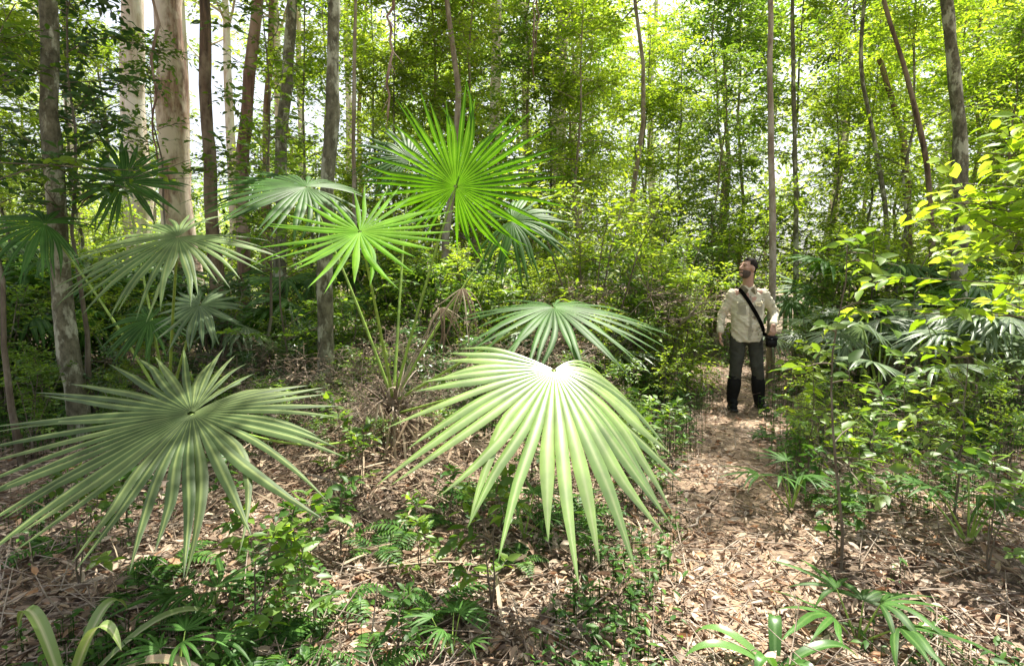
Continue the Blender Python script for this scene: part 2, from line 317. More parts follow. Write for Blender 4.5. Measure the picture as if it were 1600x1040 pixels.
def patch(name,x0,x1,z0,z1,mat,off=.014,th=.004):
    bm=bmesh.new(); n=5; g=[[bm.verts.new((x0+(x1-x0)*i/n,torso_y(x0+(x1-x0)*i/n,z0+(z1-z0)*j/n,off),z0+(z1-z0)*j/n)) for j in range(n+1)] for i in range(n+1)]
    for i in range(n):
        for j in range(n): bm.faces.new((g[i][j],g[i+1][j],g[i+1][j+1],g[i][j+1]))
    r=bmesh.ops.solidify(bm,geom=list(bm.faces),thickness=th); return finish(name,bm,mat,man)
for s in(-1,1):
    patch('pocket',s*.10-.045,s*.10+.045,1.16,1.27,Mx['shirt'],.008); patch('pocket_flap',s*.10-.048,s*.10+.048,1.262,1.30,Mx['shirt'],.013)
patch('placket',-.015,.015,.85,1.41,Mx['shirt'],.007)
for z in(.9,1.02,1.14,1.26,1.37):
    bm=bmesh.new(); ell(bm,(0,torso_y(0,z,.013),z),(.006,.003,.006),None,10); finish('button',bm,Mx['btn'],man)
bm=bmesh.new()
for s in(-1,1):
    pts=[((0.0,.085,1.51),(0,.10,1.475)),((s*.06,.06,1.515),(s*.085,.065,1.475)),((s*.072,.0,1.51),(s*.105,.0,1.46)),((s*.05,-.05,1.48),(s*.09,-.075,1.425)),((s*.012,-.072,1.445),(s*.055,-.108,1.39))]
    v=[[bm.verts.new(a),bm.verts.new(b)] for a,b in pts]
    for i in range(4): bm.faces.new((v[i][0],v[i][1],v[i+1][1],v[i+1][0]))
bmesh.ops.solidify(bm,geom=list(bm.faces),thickness=.006); finish('collar',bm,Mx['shirt'],man)
for a in AR:
    e=Vector(a[1]); wv=Vector(a[2]); bm=bmesh.new(); caps(bm,wv+(e-wv)*.26,wv+(e-wv)*.12,.045,.044,20); finish('cuff',bm,Mx['shirt'],man)
bm=bmesh.new(); ell(bm,(0,0,.90),(.166,.120,.13))
for l in LG:
    a,b,c=[Vector(v) for v in l]; caps(bm,a,b,.098,.077,20); caps(bm,b,b+(c-b)*.35,.077,.075,20)
finish('trousers',bm,Mx['trou'],man,.009,4,wr=.010,wsc=11,fold=.8)
for l in LG:
    a,b,c=[Vector(v) for v in l]; bm=bmesh.new(); caps(bm,b+(c-b)*.22,b+(c-b)*.5,.072,.082,20); caps(bm,b+(c-b)*.5,c,.082,.062,20); ell(bm,c+Vector((0,-.05,-.02)),(.055,.10,.05)); finish('gaiter',bm,Mx['black'],man,.008,3,wr=.005,wsc=14)
    sx=-.02 if c.x<0 else .03; bm=bmesh.new(); caps(bm,c+Vector((0,.03,-.055)),c+Vector((sx,-.16,-.062)),.045,.042,16,fl=None); ell(bm,c+Vector((0,-.02,-.03)),(.05,.085,.05))
    for v in bm.verts: v.co.z=max(v.co.z,.015)
    finish('boot',bm,Mx['black'],man,.007,2)
    bm=bmesh.new(); caps(bm,c+Vector((0,.035,-.085)),c+Vector((sx,-.165,-.085)),.05,.05,16)
    for v in bm.verts: v.co.z=.0 if v.co.z<c.z-.085 else .022
    finish('boot_sole',bm,Mx['sole'],man)
bag=thing('camera_bag','small black camera bag hanging on a black strap at the hip of the walker','bag',man.location,man.rotation_euler.z)
def box(name,c,s,mat,bev=.012,rot=0):
    bm=bmesh.new(); bmesh.ops.create_cube(bm,size=1); R_=Matrix.Rotation(rot,3,'Z')
    for v in bm.verts: v.co=R_@Vector((v.co.x*s[0],v.co.y*s[1],v.co.z*s[2]))+Vector(c)
    bmesh.ops.bevel(bm,geom=list(bm.edges),offset=bev,segments=3,affect='EDGES'); return finish(name,bm,mat,bag)
box('bag_body',(.235,-.175,.84),(.11,.09,.13),Mx['black'],.015,.3); box('flap',(.235,-.178,.882),(.118,.10,.06),Mx['black'],.012,.3); box('pocket',(.220,-.228,.83),(.075,.022,.065),Mx['black'],.007,.3)
box('buckle',(.218,-.236,.876),(.02,.012,.012),Mx['metal'],.003,.3)
bm=bmesh.new(); tt=np.linspace(0,1,26); fr=[]; 
for t in tt:
    x=-.115+(.205+.115)*t; z=1.455+(.90-1.455)*t**1.05; fr.append(Vector((x,torso_y(x,z,.016) if t<.97 else -.12,z)))
fr[0].y=-.03
bk=[Vector((p.x,-p.y+.01,p.z)) for p in fr]
for path_ in(fr,bk):
    pv=None
    for i,p_ in enumerate(path_):
        a=bm.verts.new(p_+Vector((.017,0,.014))); b=bm.verts.new(p_-Vector((.017,0,.014)))
        if pv: bm.faces.new((pv[0],a,b,pv[1]))
        pv=(a,b)
t0=[Vector((-.115,-.03,1.455)),Vector((-.115,0,1.468)),Vector((-.115,.04,1.455))]; pv=None
for p_ in t0:
    a=bm.verts.new(p_+Vector((.02,0,0))); b=bm.verts.new(p_-Vector((.02,0,0)))
    if pv: bm.faces.new((pv[0],a,b,pv[1]))
    pv=(a,b)
bmesh.ops.solidify(bm,geom=list(bm.faces),thickness=.004); finish('strap',bm,Mx['black'],bag)
# ---------------------------------------------------------------- ground + path
def groundmat(name,tint):
    m,nt,b,out=nodes(name); L=nt.links
    tc=nt.nodes.new('ShaderNodeTexCoord')
    vo=nt.nodes.new('ShaderNodeTexVoronoi'); vo.inputs['Scale'].default_value=24; 
    nw=nt.nodes.new('ShaderNodeTexNoise'); nw.inputs['Scale'].default_value=9; nw.inputs['Detail'].default_value=3; L.new(tc.outputs['Object'],nw.inputs['Vector'])
    ad=nt.nodes.new('ShaderNodeMix'); ad.data_type='RGBA'; ad.inputs[0].default_value=.2; L.new(tc.outputs['Object'],ad.inputs[6]); L.new(nw.outputs['Color'],ad.inputs[7]); L.new(ad.outputs[2],vo.inputs['Vector'])
    sp=nt.nodes.new('ShaderNodeSeparateColor'); L.new(vo.outputs['Color'],sp.inputs[0])
    c=ramp(nt,sp.outputs[0],[tuple(a*t for a,t in zip(c,tint)) for c in [(.07,.05,.035),(.21,.15,.10),(.13,.09,.063),(.32,.24,.17)]])
    n2=nt.nodes.new('ShaderNodeTexNoise'); n2.inputs['Scale'].default_value=1.3; n2.inputs['Detail'].default_value=6; L.new(tc.outputs['Object'],n2.inputs['Vector'])
    mr=nt.nodes.new('ShaderNodeMapRange'); L.new(n2.outputs[0],mr.inputs[0]); mr.inputs[1].default_value=.3;mr.inputs[2].default_value=.7;mr.inputs[3].default_value=.5;mr.inputs[4].default_value=1.3
    hs=nt.nodes.new('ShaderNodeHueSaturation'); L.new(c,hs.inputs['Color']); L.new(mr.outputs[0],hs.inputs['Value'])
    L.new(hs.outputs[0],b.inputs['Base Color']); b.inputs['Roughness'].default_value=.9
    bp=nt.nodes.new('ShaderNodeBump'); bp.inputs['Strength'].default_value=.6; bp.inputs['Distance'].default_value=.03; L.new(vo.outputs['Distance'],bp.inputs['Height']); L.new(bp.outputs[0],b.inputs['Normal'])
    return m
gu=np.linspace(-1,1,241); gx=np.sinh(gu*5.2)/np.sinh(5.2)*300
gv=np.linspace(-1,1,281); gy=np.sinh(gv*4.6)/np.sinh(4.6)*300+4
X,Y=np.meshgrid(gx,gy); Z=hgt(X,Y)
gb=Buf(); nx,ny=len(gx),len(gy)
i=np.arange(nx-1)[None,:]+np.arange(ny-1)[:,None]*nx
F=np.stack([i,i+1,i+1+nx,i+nx],-1).reshape(-1)
gb.add(np.stack([X,Y,Z],-1).reshape(1,-1,3),F,[4]*((nx-1)*(ny-1)),np.array([.5]))
g=gb.obj('ground',groundmat('forest_floor',(1,1,1)),smooth=True); g['kind']='structure'
TR=[(0.45,-1.5),(0.75,1.2),(1.05,2.2),(1.45,3.6),(1.95,5.0),(2.7,6.7),(3.3,8.2),(3.3,10),(2.6,13)]
TRy=np.array([p[1] for p in TR]); TRx=np.array([p[0] for p in TR])
def trail_x(y): return np.interp(y,TRy,TRx)
def trail_w(y): return np.interp(y,[0,2,4,7,13],[.42,.46,.40,.34,.3])
pb=Buf(); ys=np.linspace(-1.5,13,260); us=np.linspace(-1,1,13)
rs=np.random.RandomState(5)
e1=np.convolve(rs.normal(0,.16,300),np.ones(9)/4,'same')[:260]; e2=np.convolve(rs.normal(0,.16,300),np.ones(9)/4,'same')[:260]
cx=trail_x(ys); ww=trail_w(ys)
XX=cx[:,None]+us[None]*(ww[:,None]+np.where(us[None]>0,e1[:,None],e2[:,None])); YY=np.repeat(ys[:,None],13,1)
ZZ=hgt(XX,YY)+.014-.012*np.abs(us[None])**6
i=np.arange(12)[None,:]+np.arange(259)[:,None]*13; F=np.stack([i,i+1,i+14,i+13],-1).reshape(-1)
pb.add(np.stack([XX,YY,ZZ],-1).reshape(1,-1,3),F,[4]*(12*259),np.array([.5]))
p=pb.obj('path',groundmat('trail_litter',(1.4,1.35,1.3)),smooth=True); p['kind']='structure'
lb=Buf(); rs=np.random.RandomState(11); N=60000
y=1.3*np.exp(rs.rand(N)*np.log(13/1.3)); x=(rs.rand(N)*2-1)*(y*.98+.5); z=hgt(x,y)+.012+rs.rand(N)*.035
az=rs.rand(N)*2*PI; L=.02+.075*rs.rand(N)**1.8; W=L*(.16+.30*rs.rand(N))
d=np.stack([np.cos(az),np.sin(az),rs.normal(0,.28,N)],-1); n=np.stack([rs.normal(0,.45,N),rs.normal(0,.45,N),np.ones(N)],-1)
c2=OVV.copy(); c2[[1,3],2]=.14; c2[[4,6],2]=.16; c2[7,2]=.12
h=rs.rand(N)<.5
rv=rs.rand(N)
add_leaves(lb,np.stack([x,y,z],-1)[h],d[h],n[h],L[h],W[h],rv[h],OV)
add_leaves(lb,np.stack([x,y,z],-1)[~h],d[~h],n[~h],L[~h],W[~h],rv[~h],(c2,OVF,OVS,OVE))
tag(lb.obj('leaf_litter',M['litter']),'dry brown and tan fallen leaves covering the forest floor','leaf litter',kind='stuff')
db=Buf(); N=4600; x=-.8+rs.normal(0,1.4,N); y=4.2+rs.normal(0,.95,N); k=(y>2.4)&(np.abs(x-trail_x(y))>.45); x,y=x[k],y[k]; N=len(x)
az=rs.rand(N)*2*PI; L=.05+.30*rs.rand(N)**1.5; d=np.stack([np.cos(az),np.sin(az),rs.normal(.08,.3,N)],-1)
mound=.20*np.exp(-(((x+.9)/.8)**2+((y-4.3)/.6)**2))+.10*np.exp(-(((x+1.2)/1.6)**2+((y-5)/.9)**2))
FL=OVV.copy(); FL[:,2]*=.25
add_leaves(db,np.stack([x,y,hgt(x,y)+.02+(.03+mound)*rs.rand(N)],-1),d,np.stack([rs.normal(0,.5,N),rs.normal(0,.5,N),np.ones(N)],-1),L,.004+.020*rs.rand(N)**2,rs.rand(N),(FL,OVF,OVS,OVE))
tag(db.obj('palm_debris',M['palm_dead']),'straw coloured dead palm leaf strips heaped around the palm base','palm debris',kind='stuff')
tb=Buf(); N=2800; y=1.5*np.exp(rs.rand(N)*np.log(9/1.5)); x=(rs.rand(N)*2-1)*(y*.95+.3)
p0=np.stack([x,y,hgt(x,y)+.02+rs.rand(N)*.03],-1); az=rs.rand(N)*2*PI; l=.08+.45*rs.rand(N)**2
p1=p0+np.stack([np.cos(az)*l,np.sin(az)*l,np.abs(rs.normal(0,.06,N))],-1); p1[:,2]=np.maximum(p1[:,2],hgt(p1[:,0],p1[:,1])+.015)
add_segs(tb,p0,p1,.004,.002,4)
tag(tb.obj('twig_litter',M['stick']),'thin dry twigs scattered among the fallen leaves','twigs',kind='stuff')
def off_trail(x,y,m=.1): return np.abs(x-trail_x(y))>trail_w(y)+m
cb=Buf(); N=6500; y=1.5*np.exp(rs.rand(N)*np.log(13/1.5)); x=(rs.rand(N)*2-1)*(y*.98+.3)
clump=np.sin(x*2.1+1)*np.cos(y*1.7)+rs.normal(0,.4,N)
edge=(np.abs(np.abs(x-trail_x(y))-trail_w(y)-.2)<.3)&((y>3.2)|(x<trail_x(y)))
k=off_trail(x,y,-.06)&((clump>np.where(y>4.6,-.8,.55))|(edge&(rs.rand(N)<.5)))&(~((x>1.0)&(y<3.3)&(rs.rand(N)<.75))); x,y=x[k],y[k]; N=len(x)
for q in range(6):
    az=rs.rand(N)*2*PI; hh=(.02+.11*rs.rand(N))*np.where(y>4.5,2.3,1)
    pos=np.stack([x+rs.normal(0,.03,N)*np.where(y>4.5,2,1),y+rs.normal(0,.03,N),hgt(x,y)+hh],-1)
    d=np.stack([np.cos(az),np.sin(az),rs.normal(.1,.3,N)],-1); n=np.stack([rs.normal(0,.35,N),rs.normal(0,.35,N),np.ones(N)],-1)
    L=.02+.045*rs.rand(N)*np.where(y>4.5,1.5,1); add_leaves(cb,pos,d,n,L,L*.38,rs.rand(N),OV)
    b0=pos.copy(); b0[:,2]=hgt(x,y); add_segs(cb,b0,pos,.002,.0015,3,.3)
tag(cb.obj('ground_cover',M['fern']),'low green seedlings and creepers growing through the leaf litter','ground cover',kind='stuff')
# ---------------------------------------------------------------- fan palms
def droop_fn(dr,R,t): return dr*R*t**2.3
def fan(B,hub,axis,nrm,R,S=330,n=40,fuse=.38,droop=.15,side=.85,back=.65,fold=.32,steps=10,seed=0,cone=.08,wf=1.1,jit=.07,bend=.09,right=1.0,rdroop=0.0,odd=.07,flip=1,skew=0.0):
    # right / rdroop work on the side of +s; flip=-1 mirrors them
    rs=np.random.RandomState(seed); nrm=nz(np.array(nrm,float)); a=np.array(axis,float); a=nz(a-nrm*(a@nrm)); s=np.cross(a,nrm)
    S=math.radians(S); dl=S/n/2; ts=np.linspace(.02,1,steps)
    for i in range(n):
        th0=-S/2+S*(i+.5)/n; k=abs(th0)/(S/2); th=th0+math.radians(skew)
        Lk=np.interp(k,[0,.5,1],[1,side,back])*R*(1+rs.normal(0,jit))
        rdx=max(0,math.sin(th)*flip); Lk*=1+(right-1)*rdx
        thj=rs.normal(0,dl*.55); dr=droop*(.5+rs.rand())+rdroop*rdx; tw=rs.normal(0,.35); bn=rs.normal(0,bend); wk=wf*rs.uniform(.82,1.15)
        if rs.rand()<odd: bn+=rs.choice([-.35,.3]); dr+=.12
        rf=fuse*R*np.interp(k,[0,1],[1,.7])*rs.uniform(.92,1.05); V=[];E=[]
        for t in ts:
            r=Lk*t; q=max(0,(r-rf)/(Lk-rf)); thq=th+thj*min(1,q*2)
            e=math.cos(thq)*a+math.sin(thq)*s; pp=-math.sin(thq)*a+math.cos(thq)*s
            if r<=rf: wd=r*math.tan(dl)
            else: wd=rf*math.tan(dl)*(1+(wk-1)*min(1,q*3))*(1+.18*math.sin(PI*min(1,q*1.3)))*max(0.03,(1-q**2.4))
            c=hub+e*r-nrm*cone*r*t+pp*bn*R*q*q*.6
            c=c-UP*droop_fn(dr,R,t)
            nn=nrm+pp*tw*q
            f=fold*wd
            V+= [c-pp*wd-nn*f*.5, c+nn*f*.9, c+pp*wd-nn*f*.5]; E+=[1,0,1]
        V=np.array(V); V[-2]=V[-2]*.4+V[-5]*.6
        F=[];Sz=[]
        for m in range(steps-1):
            F+=[3*m,3*m+1,3*m+4,3*m+3, 3*m+1,3*m+2,3*m+5,3*m+4]; Sz+=[4,4]
        B.add(V[None],F,Sz,np.array([rs.rand()]),E)
def frond(palm,origin,base,hub,axis,nrm,R,mat,pr=.009,lift=.25,name='frond',pmat=None,**kw):
    hub=np.array(hub,float); base=np.array(base,float)
    B=Buf(); fan(B,hub,axis,nrm,R,**kw); f=B.obj(name,mat,palm,origin=origin)
    Pb=Buf(); mid=(base+hub)/2+np.array([0,0,lift])*np.linalg.norm(hub-base)
    nn=nz(np.array(nrm,float)); a=nz(np.array(axis,float)); a=nz(a-nn*(a@nn))
    pts=np.concatenate([bez(base,mid,hub-nn*.008,14),(hub+a*R*.12-nn*.01)[None]])
    add_path(Pb,pts,np.linspace(pr*1.5,pr*.7,15),7)
    Pb.obj('petiole',pmat or M['petiole'],f,origin=origin,smooth=True)
    return f
PB=np.array([xat(612,4.5),4.5,0]); PB[2]=hgt(PB[0],PB[1])
palm=thing('fan_palm','big young fan palm with wide pleated fronds in the middle of the clearing','palm',PB)
tk=Buf(); rs=np.random.RandomState(3)
add_path(tk,[PB+np.array([0,0,-.05]),PB+np.array([.01,0,.15]),PB+np.array([0,.01,.32]),PB+np.array([0,0,.42])],[.11,.10,.08,.04],14,rs,.12)
for i in range(70):
    az=rs.rand()*2*PI; r=.08; b0=PB+np.array([math.cos(az)*r,math.sin(az)*r,rs.rand()*.35]); e=b0+np.array([math.cos(az)*(.05+.35*rs.rand()),math.sin(az)*(.05+.35*rs.rand()),-.1+.4*rs.rand()])
    add_path(tk,bez(b0,(b0+e)/2+np.array([rs.normal(0,.05),rs.normal(0,.05),.06]),e,5),[.010,.008,.006,.004,.002],5)
tk.obj('trunk',M['stick'],palm,origin=PB)
top=PB+np.array([0,0,.3])
A=P(712,292,4.1); Bh=P(562,362,3.6); C=P(478,292,4.7); Fh=P(865,480,3.7); G=P(866,577,2.8); H=P(300,645,2.5); K=P(800,345,4.9); K2=P(640,250,5.3)
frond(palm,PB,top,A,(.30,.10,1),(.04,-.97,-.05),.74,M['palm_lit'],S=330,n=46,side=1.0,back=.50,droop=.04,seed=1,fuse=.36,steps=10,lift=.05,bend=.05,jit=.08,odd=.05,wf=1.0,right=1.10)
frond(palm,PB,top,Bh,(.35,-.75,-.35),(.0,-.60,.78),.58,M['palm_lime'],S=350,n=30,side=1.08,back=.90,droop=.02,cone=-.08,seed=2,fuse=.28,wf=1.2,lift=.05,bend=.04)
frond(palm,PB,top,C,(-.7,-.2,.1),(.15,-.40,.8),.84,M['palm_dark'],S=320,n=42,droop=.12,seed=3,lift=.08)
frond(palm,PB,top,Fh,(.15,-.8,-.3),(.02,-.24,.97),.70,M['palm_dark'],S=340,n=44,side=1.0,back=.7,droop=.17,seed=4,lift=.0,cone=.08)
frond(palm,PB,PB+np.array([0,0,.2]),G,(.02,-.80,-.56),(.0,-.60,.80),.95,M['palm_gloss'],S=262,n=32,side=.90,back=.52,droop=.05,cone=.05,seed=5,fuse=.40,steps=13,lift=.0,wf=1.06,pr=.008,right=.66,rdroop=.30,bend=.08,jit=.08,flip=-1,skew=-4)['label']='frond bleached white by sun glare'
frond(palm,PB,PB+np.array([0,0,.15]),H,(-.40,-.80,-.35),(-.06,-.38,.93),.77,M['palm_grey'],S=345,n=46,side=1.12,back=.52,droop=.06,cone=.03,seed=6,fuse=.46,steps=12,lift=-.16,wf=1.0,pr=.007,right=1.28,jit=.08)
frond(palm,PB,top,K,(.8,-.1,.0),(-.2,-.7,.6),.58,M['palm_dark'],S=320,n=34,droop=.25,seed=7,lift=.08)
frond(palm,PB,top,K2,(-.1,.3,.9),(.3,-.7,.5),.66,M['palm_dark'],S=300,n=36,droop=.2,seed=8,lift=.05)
for (px,py,d) in [(722,450,4.4),(690,480,4.6)]:
    q=P(px,py,d)
    frond(palm,PB,top,q,(.3,-.2,-.9),(.3,-.8,.4),.30,M['palm_dead'],S=160,n=12,droop=.6,seed=20+px,name='dead_frond',lift=.1,pmat=M['stick'],jit=.25,bend=.7,pr=.005,fuse=.15)
rs=np.random.RandomState(17)
for i in range(7):
    az=-PI/2+rs.normal(0,1.3); hub=PB+np.array([math.cos(az)*.3,math.sin(az)*.3,.22+.15*rs.rand()])
    frond(palm,PB,PB+np.array([0,0,.2]),hub,(math.cos(az)*.9,math.sin(az)*.9,-.7),(math.cos(az)+rs.normal(0,.4),math.sin(az),.8),.38+.22*rs.rand(),M['palm_dead'],S=110,n=9,fuse=.10,droop=.25,seed=40+i,name='dead_frond',pmat=M['stick'],jit=.35,bend=.5,pr=.007,steps=6,cone=.3,wf=2.0)
Q=np.array([xat(255,4.7),4.7,0]); Q[2]=hgt(Q[0],Q[1])
palm2=thing('fan_palm','grey green fan palm among the trunks at the left, behind the lowest frond','palm',Q)
tk=Buf(); add_path(tk,[Q+np.array([0,0,-.05]),Q+np.array([0,0,.2]),Q+np.array([0,0,.4])],[.09,.08,.04],12,rs,.15); tk.obj('trunk',M['stick'],palm2,origin=Q)
t2=Q+np.array([0,0,.3])
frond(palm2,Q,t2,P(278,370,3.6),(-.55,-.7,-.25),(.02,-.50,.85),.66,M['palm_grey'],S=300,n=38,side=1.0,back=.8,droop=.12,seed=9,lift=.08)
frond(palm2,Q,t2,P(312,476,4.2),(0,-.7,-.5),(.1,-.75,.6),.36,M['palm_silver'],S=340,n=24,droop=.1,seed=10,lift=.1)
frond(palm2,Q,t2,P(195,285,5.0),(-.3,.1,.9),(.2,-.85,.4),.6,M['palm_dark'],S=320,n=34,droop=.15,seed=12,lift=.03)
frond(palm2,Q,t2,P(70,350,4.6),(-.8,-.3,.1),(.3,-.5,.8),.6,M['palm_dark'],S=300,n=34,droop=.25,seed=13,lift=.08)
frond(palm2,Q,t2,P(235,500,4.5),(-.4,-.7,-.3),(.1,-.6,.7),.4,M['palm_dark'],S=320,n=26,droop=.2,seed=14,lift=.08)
def palm_proto(seed,nf,R,Lp,mat,n=26):
    rs=np.random.RandomState(seed); r=thing('fan_palm','x','palm')
    tb=Buf(); add_path(tb,[(0,0,-.1),(0,0,.2),(0,0,.38)],[.08,.07,.03],8,rs,.15); tb.obj('trunk',M['stick'],r)
    for i in range(nf):
        az=2*PI*i/nf+rs.normal(0,.25); el=math.radians(rs.uniform(25,75)); h=np.array([math.cos(az)*math.cos(el),math.sin(az)*math.cos(el),math.sin(el)])
        hub=np.array([0,0,.25])+h*Lp*rs.uniform(.8,1.1)
        ax=np.array([math.cos(az),math.sin(az),rs.uniform(-.5,.3)]); nr=np.array([-math.cos(az)*.25,-math.sin(az)*.25,1])+rs.normal(0,.25,3)
        frond(r,None,np.array([0,0,.2]),hub,ax,nr,R*rs.uniform(.85,1.15),mat,S=310,n=n,steps=6,droop=rs.uniform(.2,.4),seed=seed*31+i,lift=.08)
    return Proto(r)
pp=[palm_proto(101,9,.6,1.15,M['palm_dark']),palm_proto(102,9,.55,1.0,M['palm_silver']),palm_proto(103,10,.62,1.35,M['palm_dark'])]
def side_of(px):
    if px<180: return 'at the far left edge'
    if px<480: return 'among the left trunks'
    if px<760: return 'behind the big fan palm'
    if px<1090: return 'between fan palm and walker'
    if px<1250: return 'behind the walker'
    if px<1430: return 'just right of the walker'
    return 'at the right side'
def dep_of(d): return 'close by' if d<5.5 else ('in the middle distance' if d<11 else ('further back' if d<19 else 'deep in the forest'))
pl=[(1380,6.5,1,.95),(1530,6.2,1,1.0),(1450,7.6,1,1.15),(1310,8.2,1,1.0),(1640,5.9,1,1.0),(870,7.2,1,.95),(60,7.4,2,1.1),(20,9.5,0,1.3),(330,8.5,2,1.2),(500,8.0,0,1.15),(180,9.5,1,1.6),(640,9.0,2,1.3),(1400,9.6,2,1.3),(1560,8.9,1,1.4),(100,8.2,0,1.5),(420,6.8,1,.9),(210,7.0,0,1.0),(1590,7.4,0,1.2)]
rs=np.random.RandomState(8)
for px,d,k,s in pl:
    kk='silvery fan palm ' if k==1 else 'bushy green fan palm '
    pp[k].put(xat(px,d),d,rs.rand()*6.28,s,kk+dep_of(d)+' '+side_of(px),kk.strip()+'s '+dep_of(d)+' '+side_of(px))
def seedling_proto(seed,nf,R,Lp,n,mat):
    rs=np.random.RandomState(seed); r=thing('palm_seedling','x','palm seedling')
    for i in range(nf):
        az=2*PI*i/nf+rs.normal(0,.3); el=math.radians(rs.uniform(45,80)); h=np.array([math.cos(az)*math.cos(el),math.sin(az)*math.cos(el),math.sin(el)])
        hub=h*Lp*rs.uniform(.7,1.1); ax=np.array([math.cos(az),math.sin(az),rs.uniform(-.1,.6)]); nr=np.array([-math.cos(az)*.4,-math.sin(az)*.4,1])
        frond(r,None,np.zeros(3),hub,ax,nr,R*rs.uniform(.8,1.15),mat,S=170,n=n,steps=7,fuse=.22,droop=rs.uniform(.15,.4),seed=seed*17+i,lift=.05,pr=.004,wf=1.0,fold=.2,jit=.15,bend=.15)
    return Proto(r)
sp=[seedling_proto(201,5,.30,.24,6,M['palm_dark']),seedling_proto(202,6,.26,.3,8,M['palm_dark'])]
for px,d,k,s,lab in [(1370,2.3,0,.95,'palm seedling with broad split leaves in the sunny litter at the lower right'),(1540,3.0,1,1.2,'dark palm seedling with narrow segments near the right edge'),(300,2.3,0,.7,'palm seedling under the big grey green frond at the lower left'),(240,1.9,1,.7,'low dark palm seedling at the bottom left'),(700,2.2,1,.6,'palm seedling at the bottom centre below the glossy frond'),(1250,3.6,1,1.0,'palm seedling at the right edge of the trail'),(820,3.2,1,.9,'palm seedling in the shade behind the glossy frond')]:
    sp[k].put(xat(px,d),d,rs.rand()*6.28,s,lab,None)
def strap(px,d,label,leaves,wd,mat,seed):
    rs=np.random.RandomState(seed); S0=np.array([xat(px,d),d,0]); S0[2]=hgt(S0[0],S0[1])
    st=thing('strap_leaf_plant',label,'plant',S0)
    for i,(ax,ay,az_,l) in enumerate(leaves):
        b=Buf(); dd=nz(np.array([ax,ay,az_])); e=S0+dd*l; e=e+np.array([ax*.45*l,ay*.4*l,-.45*l]); pts=bez(S0,S0+dd*l,e,14)
        t=np.linspace(0,1,14); wv=wd*np.sin(PI*np.clip(t*.9+.1,0,1))**.7+.001; tg=nz(np.gradient(pts,axis=0)); sd=nz(np.cross(tg,UP)); nn=np.cross(sd,tg)
        V=np.stack([pts-sd*wv[:,None]+nn*wv[:,None]*.4,pts,pts+sd*wv[:,None]+nn*wv[:,None]*.4],1).reshape(1,-1,3); F=[];Z=[]
        for m in range(13): F+=[3*m,3*m+1,3*m+4,3*m+3,3*m+1,3*m+2,3*m+5,3*m+4];Z+=[4,4]
        b.add(V,F,Z,np.array([min(1,.1+.8*(i in (1,5))+.3*rs.rand())]),[1,0,1]*14); b.obj('leaf',mat,st,origin=S0)
strap(60,1.88,'clump of pale curved strap leaves at the bottom left corner',[(.35,-.1,1,.52),(.9,-.1,.8,.50),(-.3,.1,1,.5),(-.9,-.2,.7,.45),(.1,.4,1,.45),(1,-.4,.45,.45),(-.1,-.5,.8,.38),(.6,.4,.8,.5)],.024,leafmat('strap_leaf_striped',[(.16,.25,.06),(.24,.31,.11),(.38,.29,.19)],.3,.4,rib=(.42,.44,.24)),1)
ML=leafmat('strap_leaf_green',[(.05,.14,.025),(.08,.2,.04),(.12,.25,.06)],.35,.35,rib=(.13,.24,.08),gl=.05)
strap(1235,2.05,'small green strap leaved plant at the bottom edge right of the trail',[(.9,.1,.7,.28),(-.9,.1,.7,.28),(.3,-.5,.8,.20),(-.4,-.4,.9,.23),(.2,.5,.9,.26),(-.7,.5,.7,.27),(.8,-.5,.6,.20)],.024,ML,2)
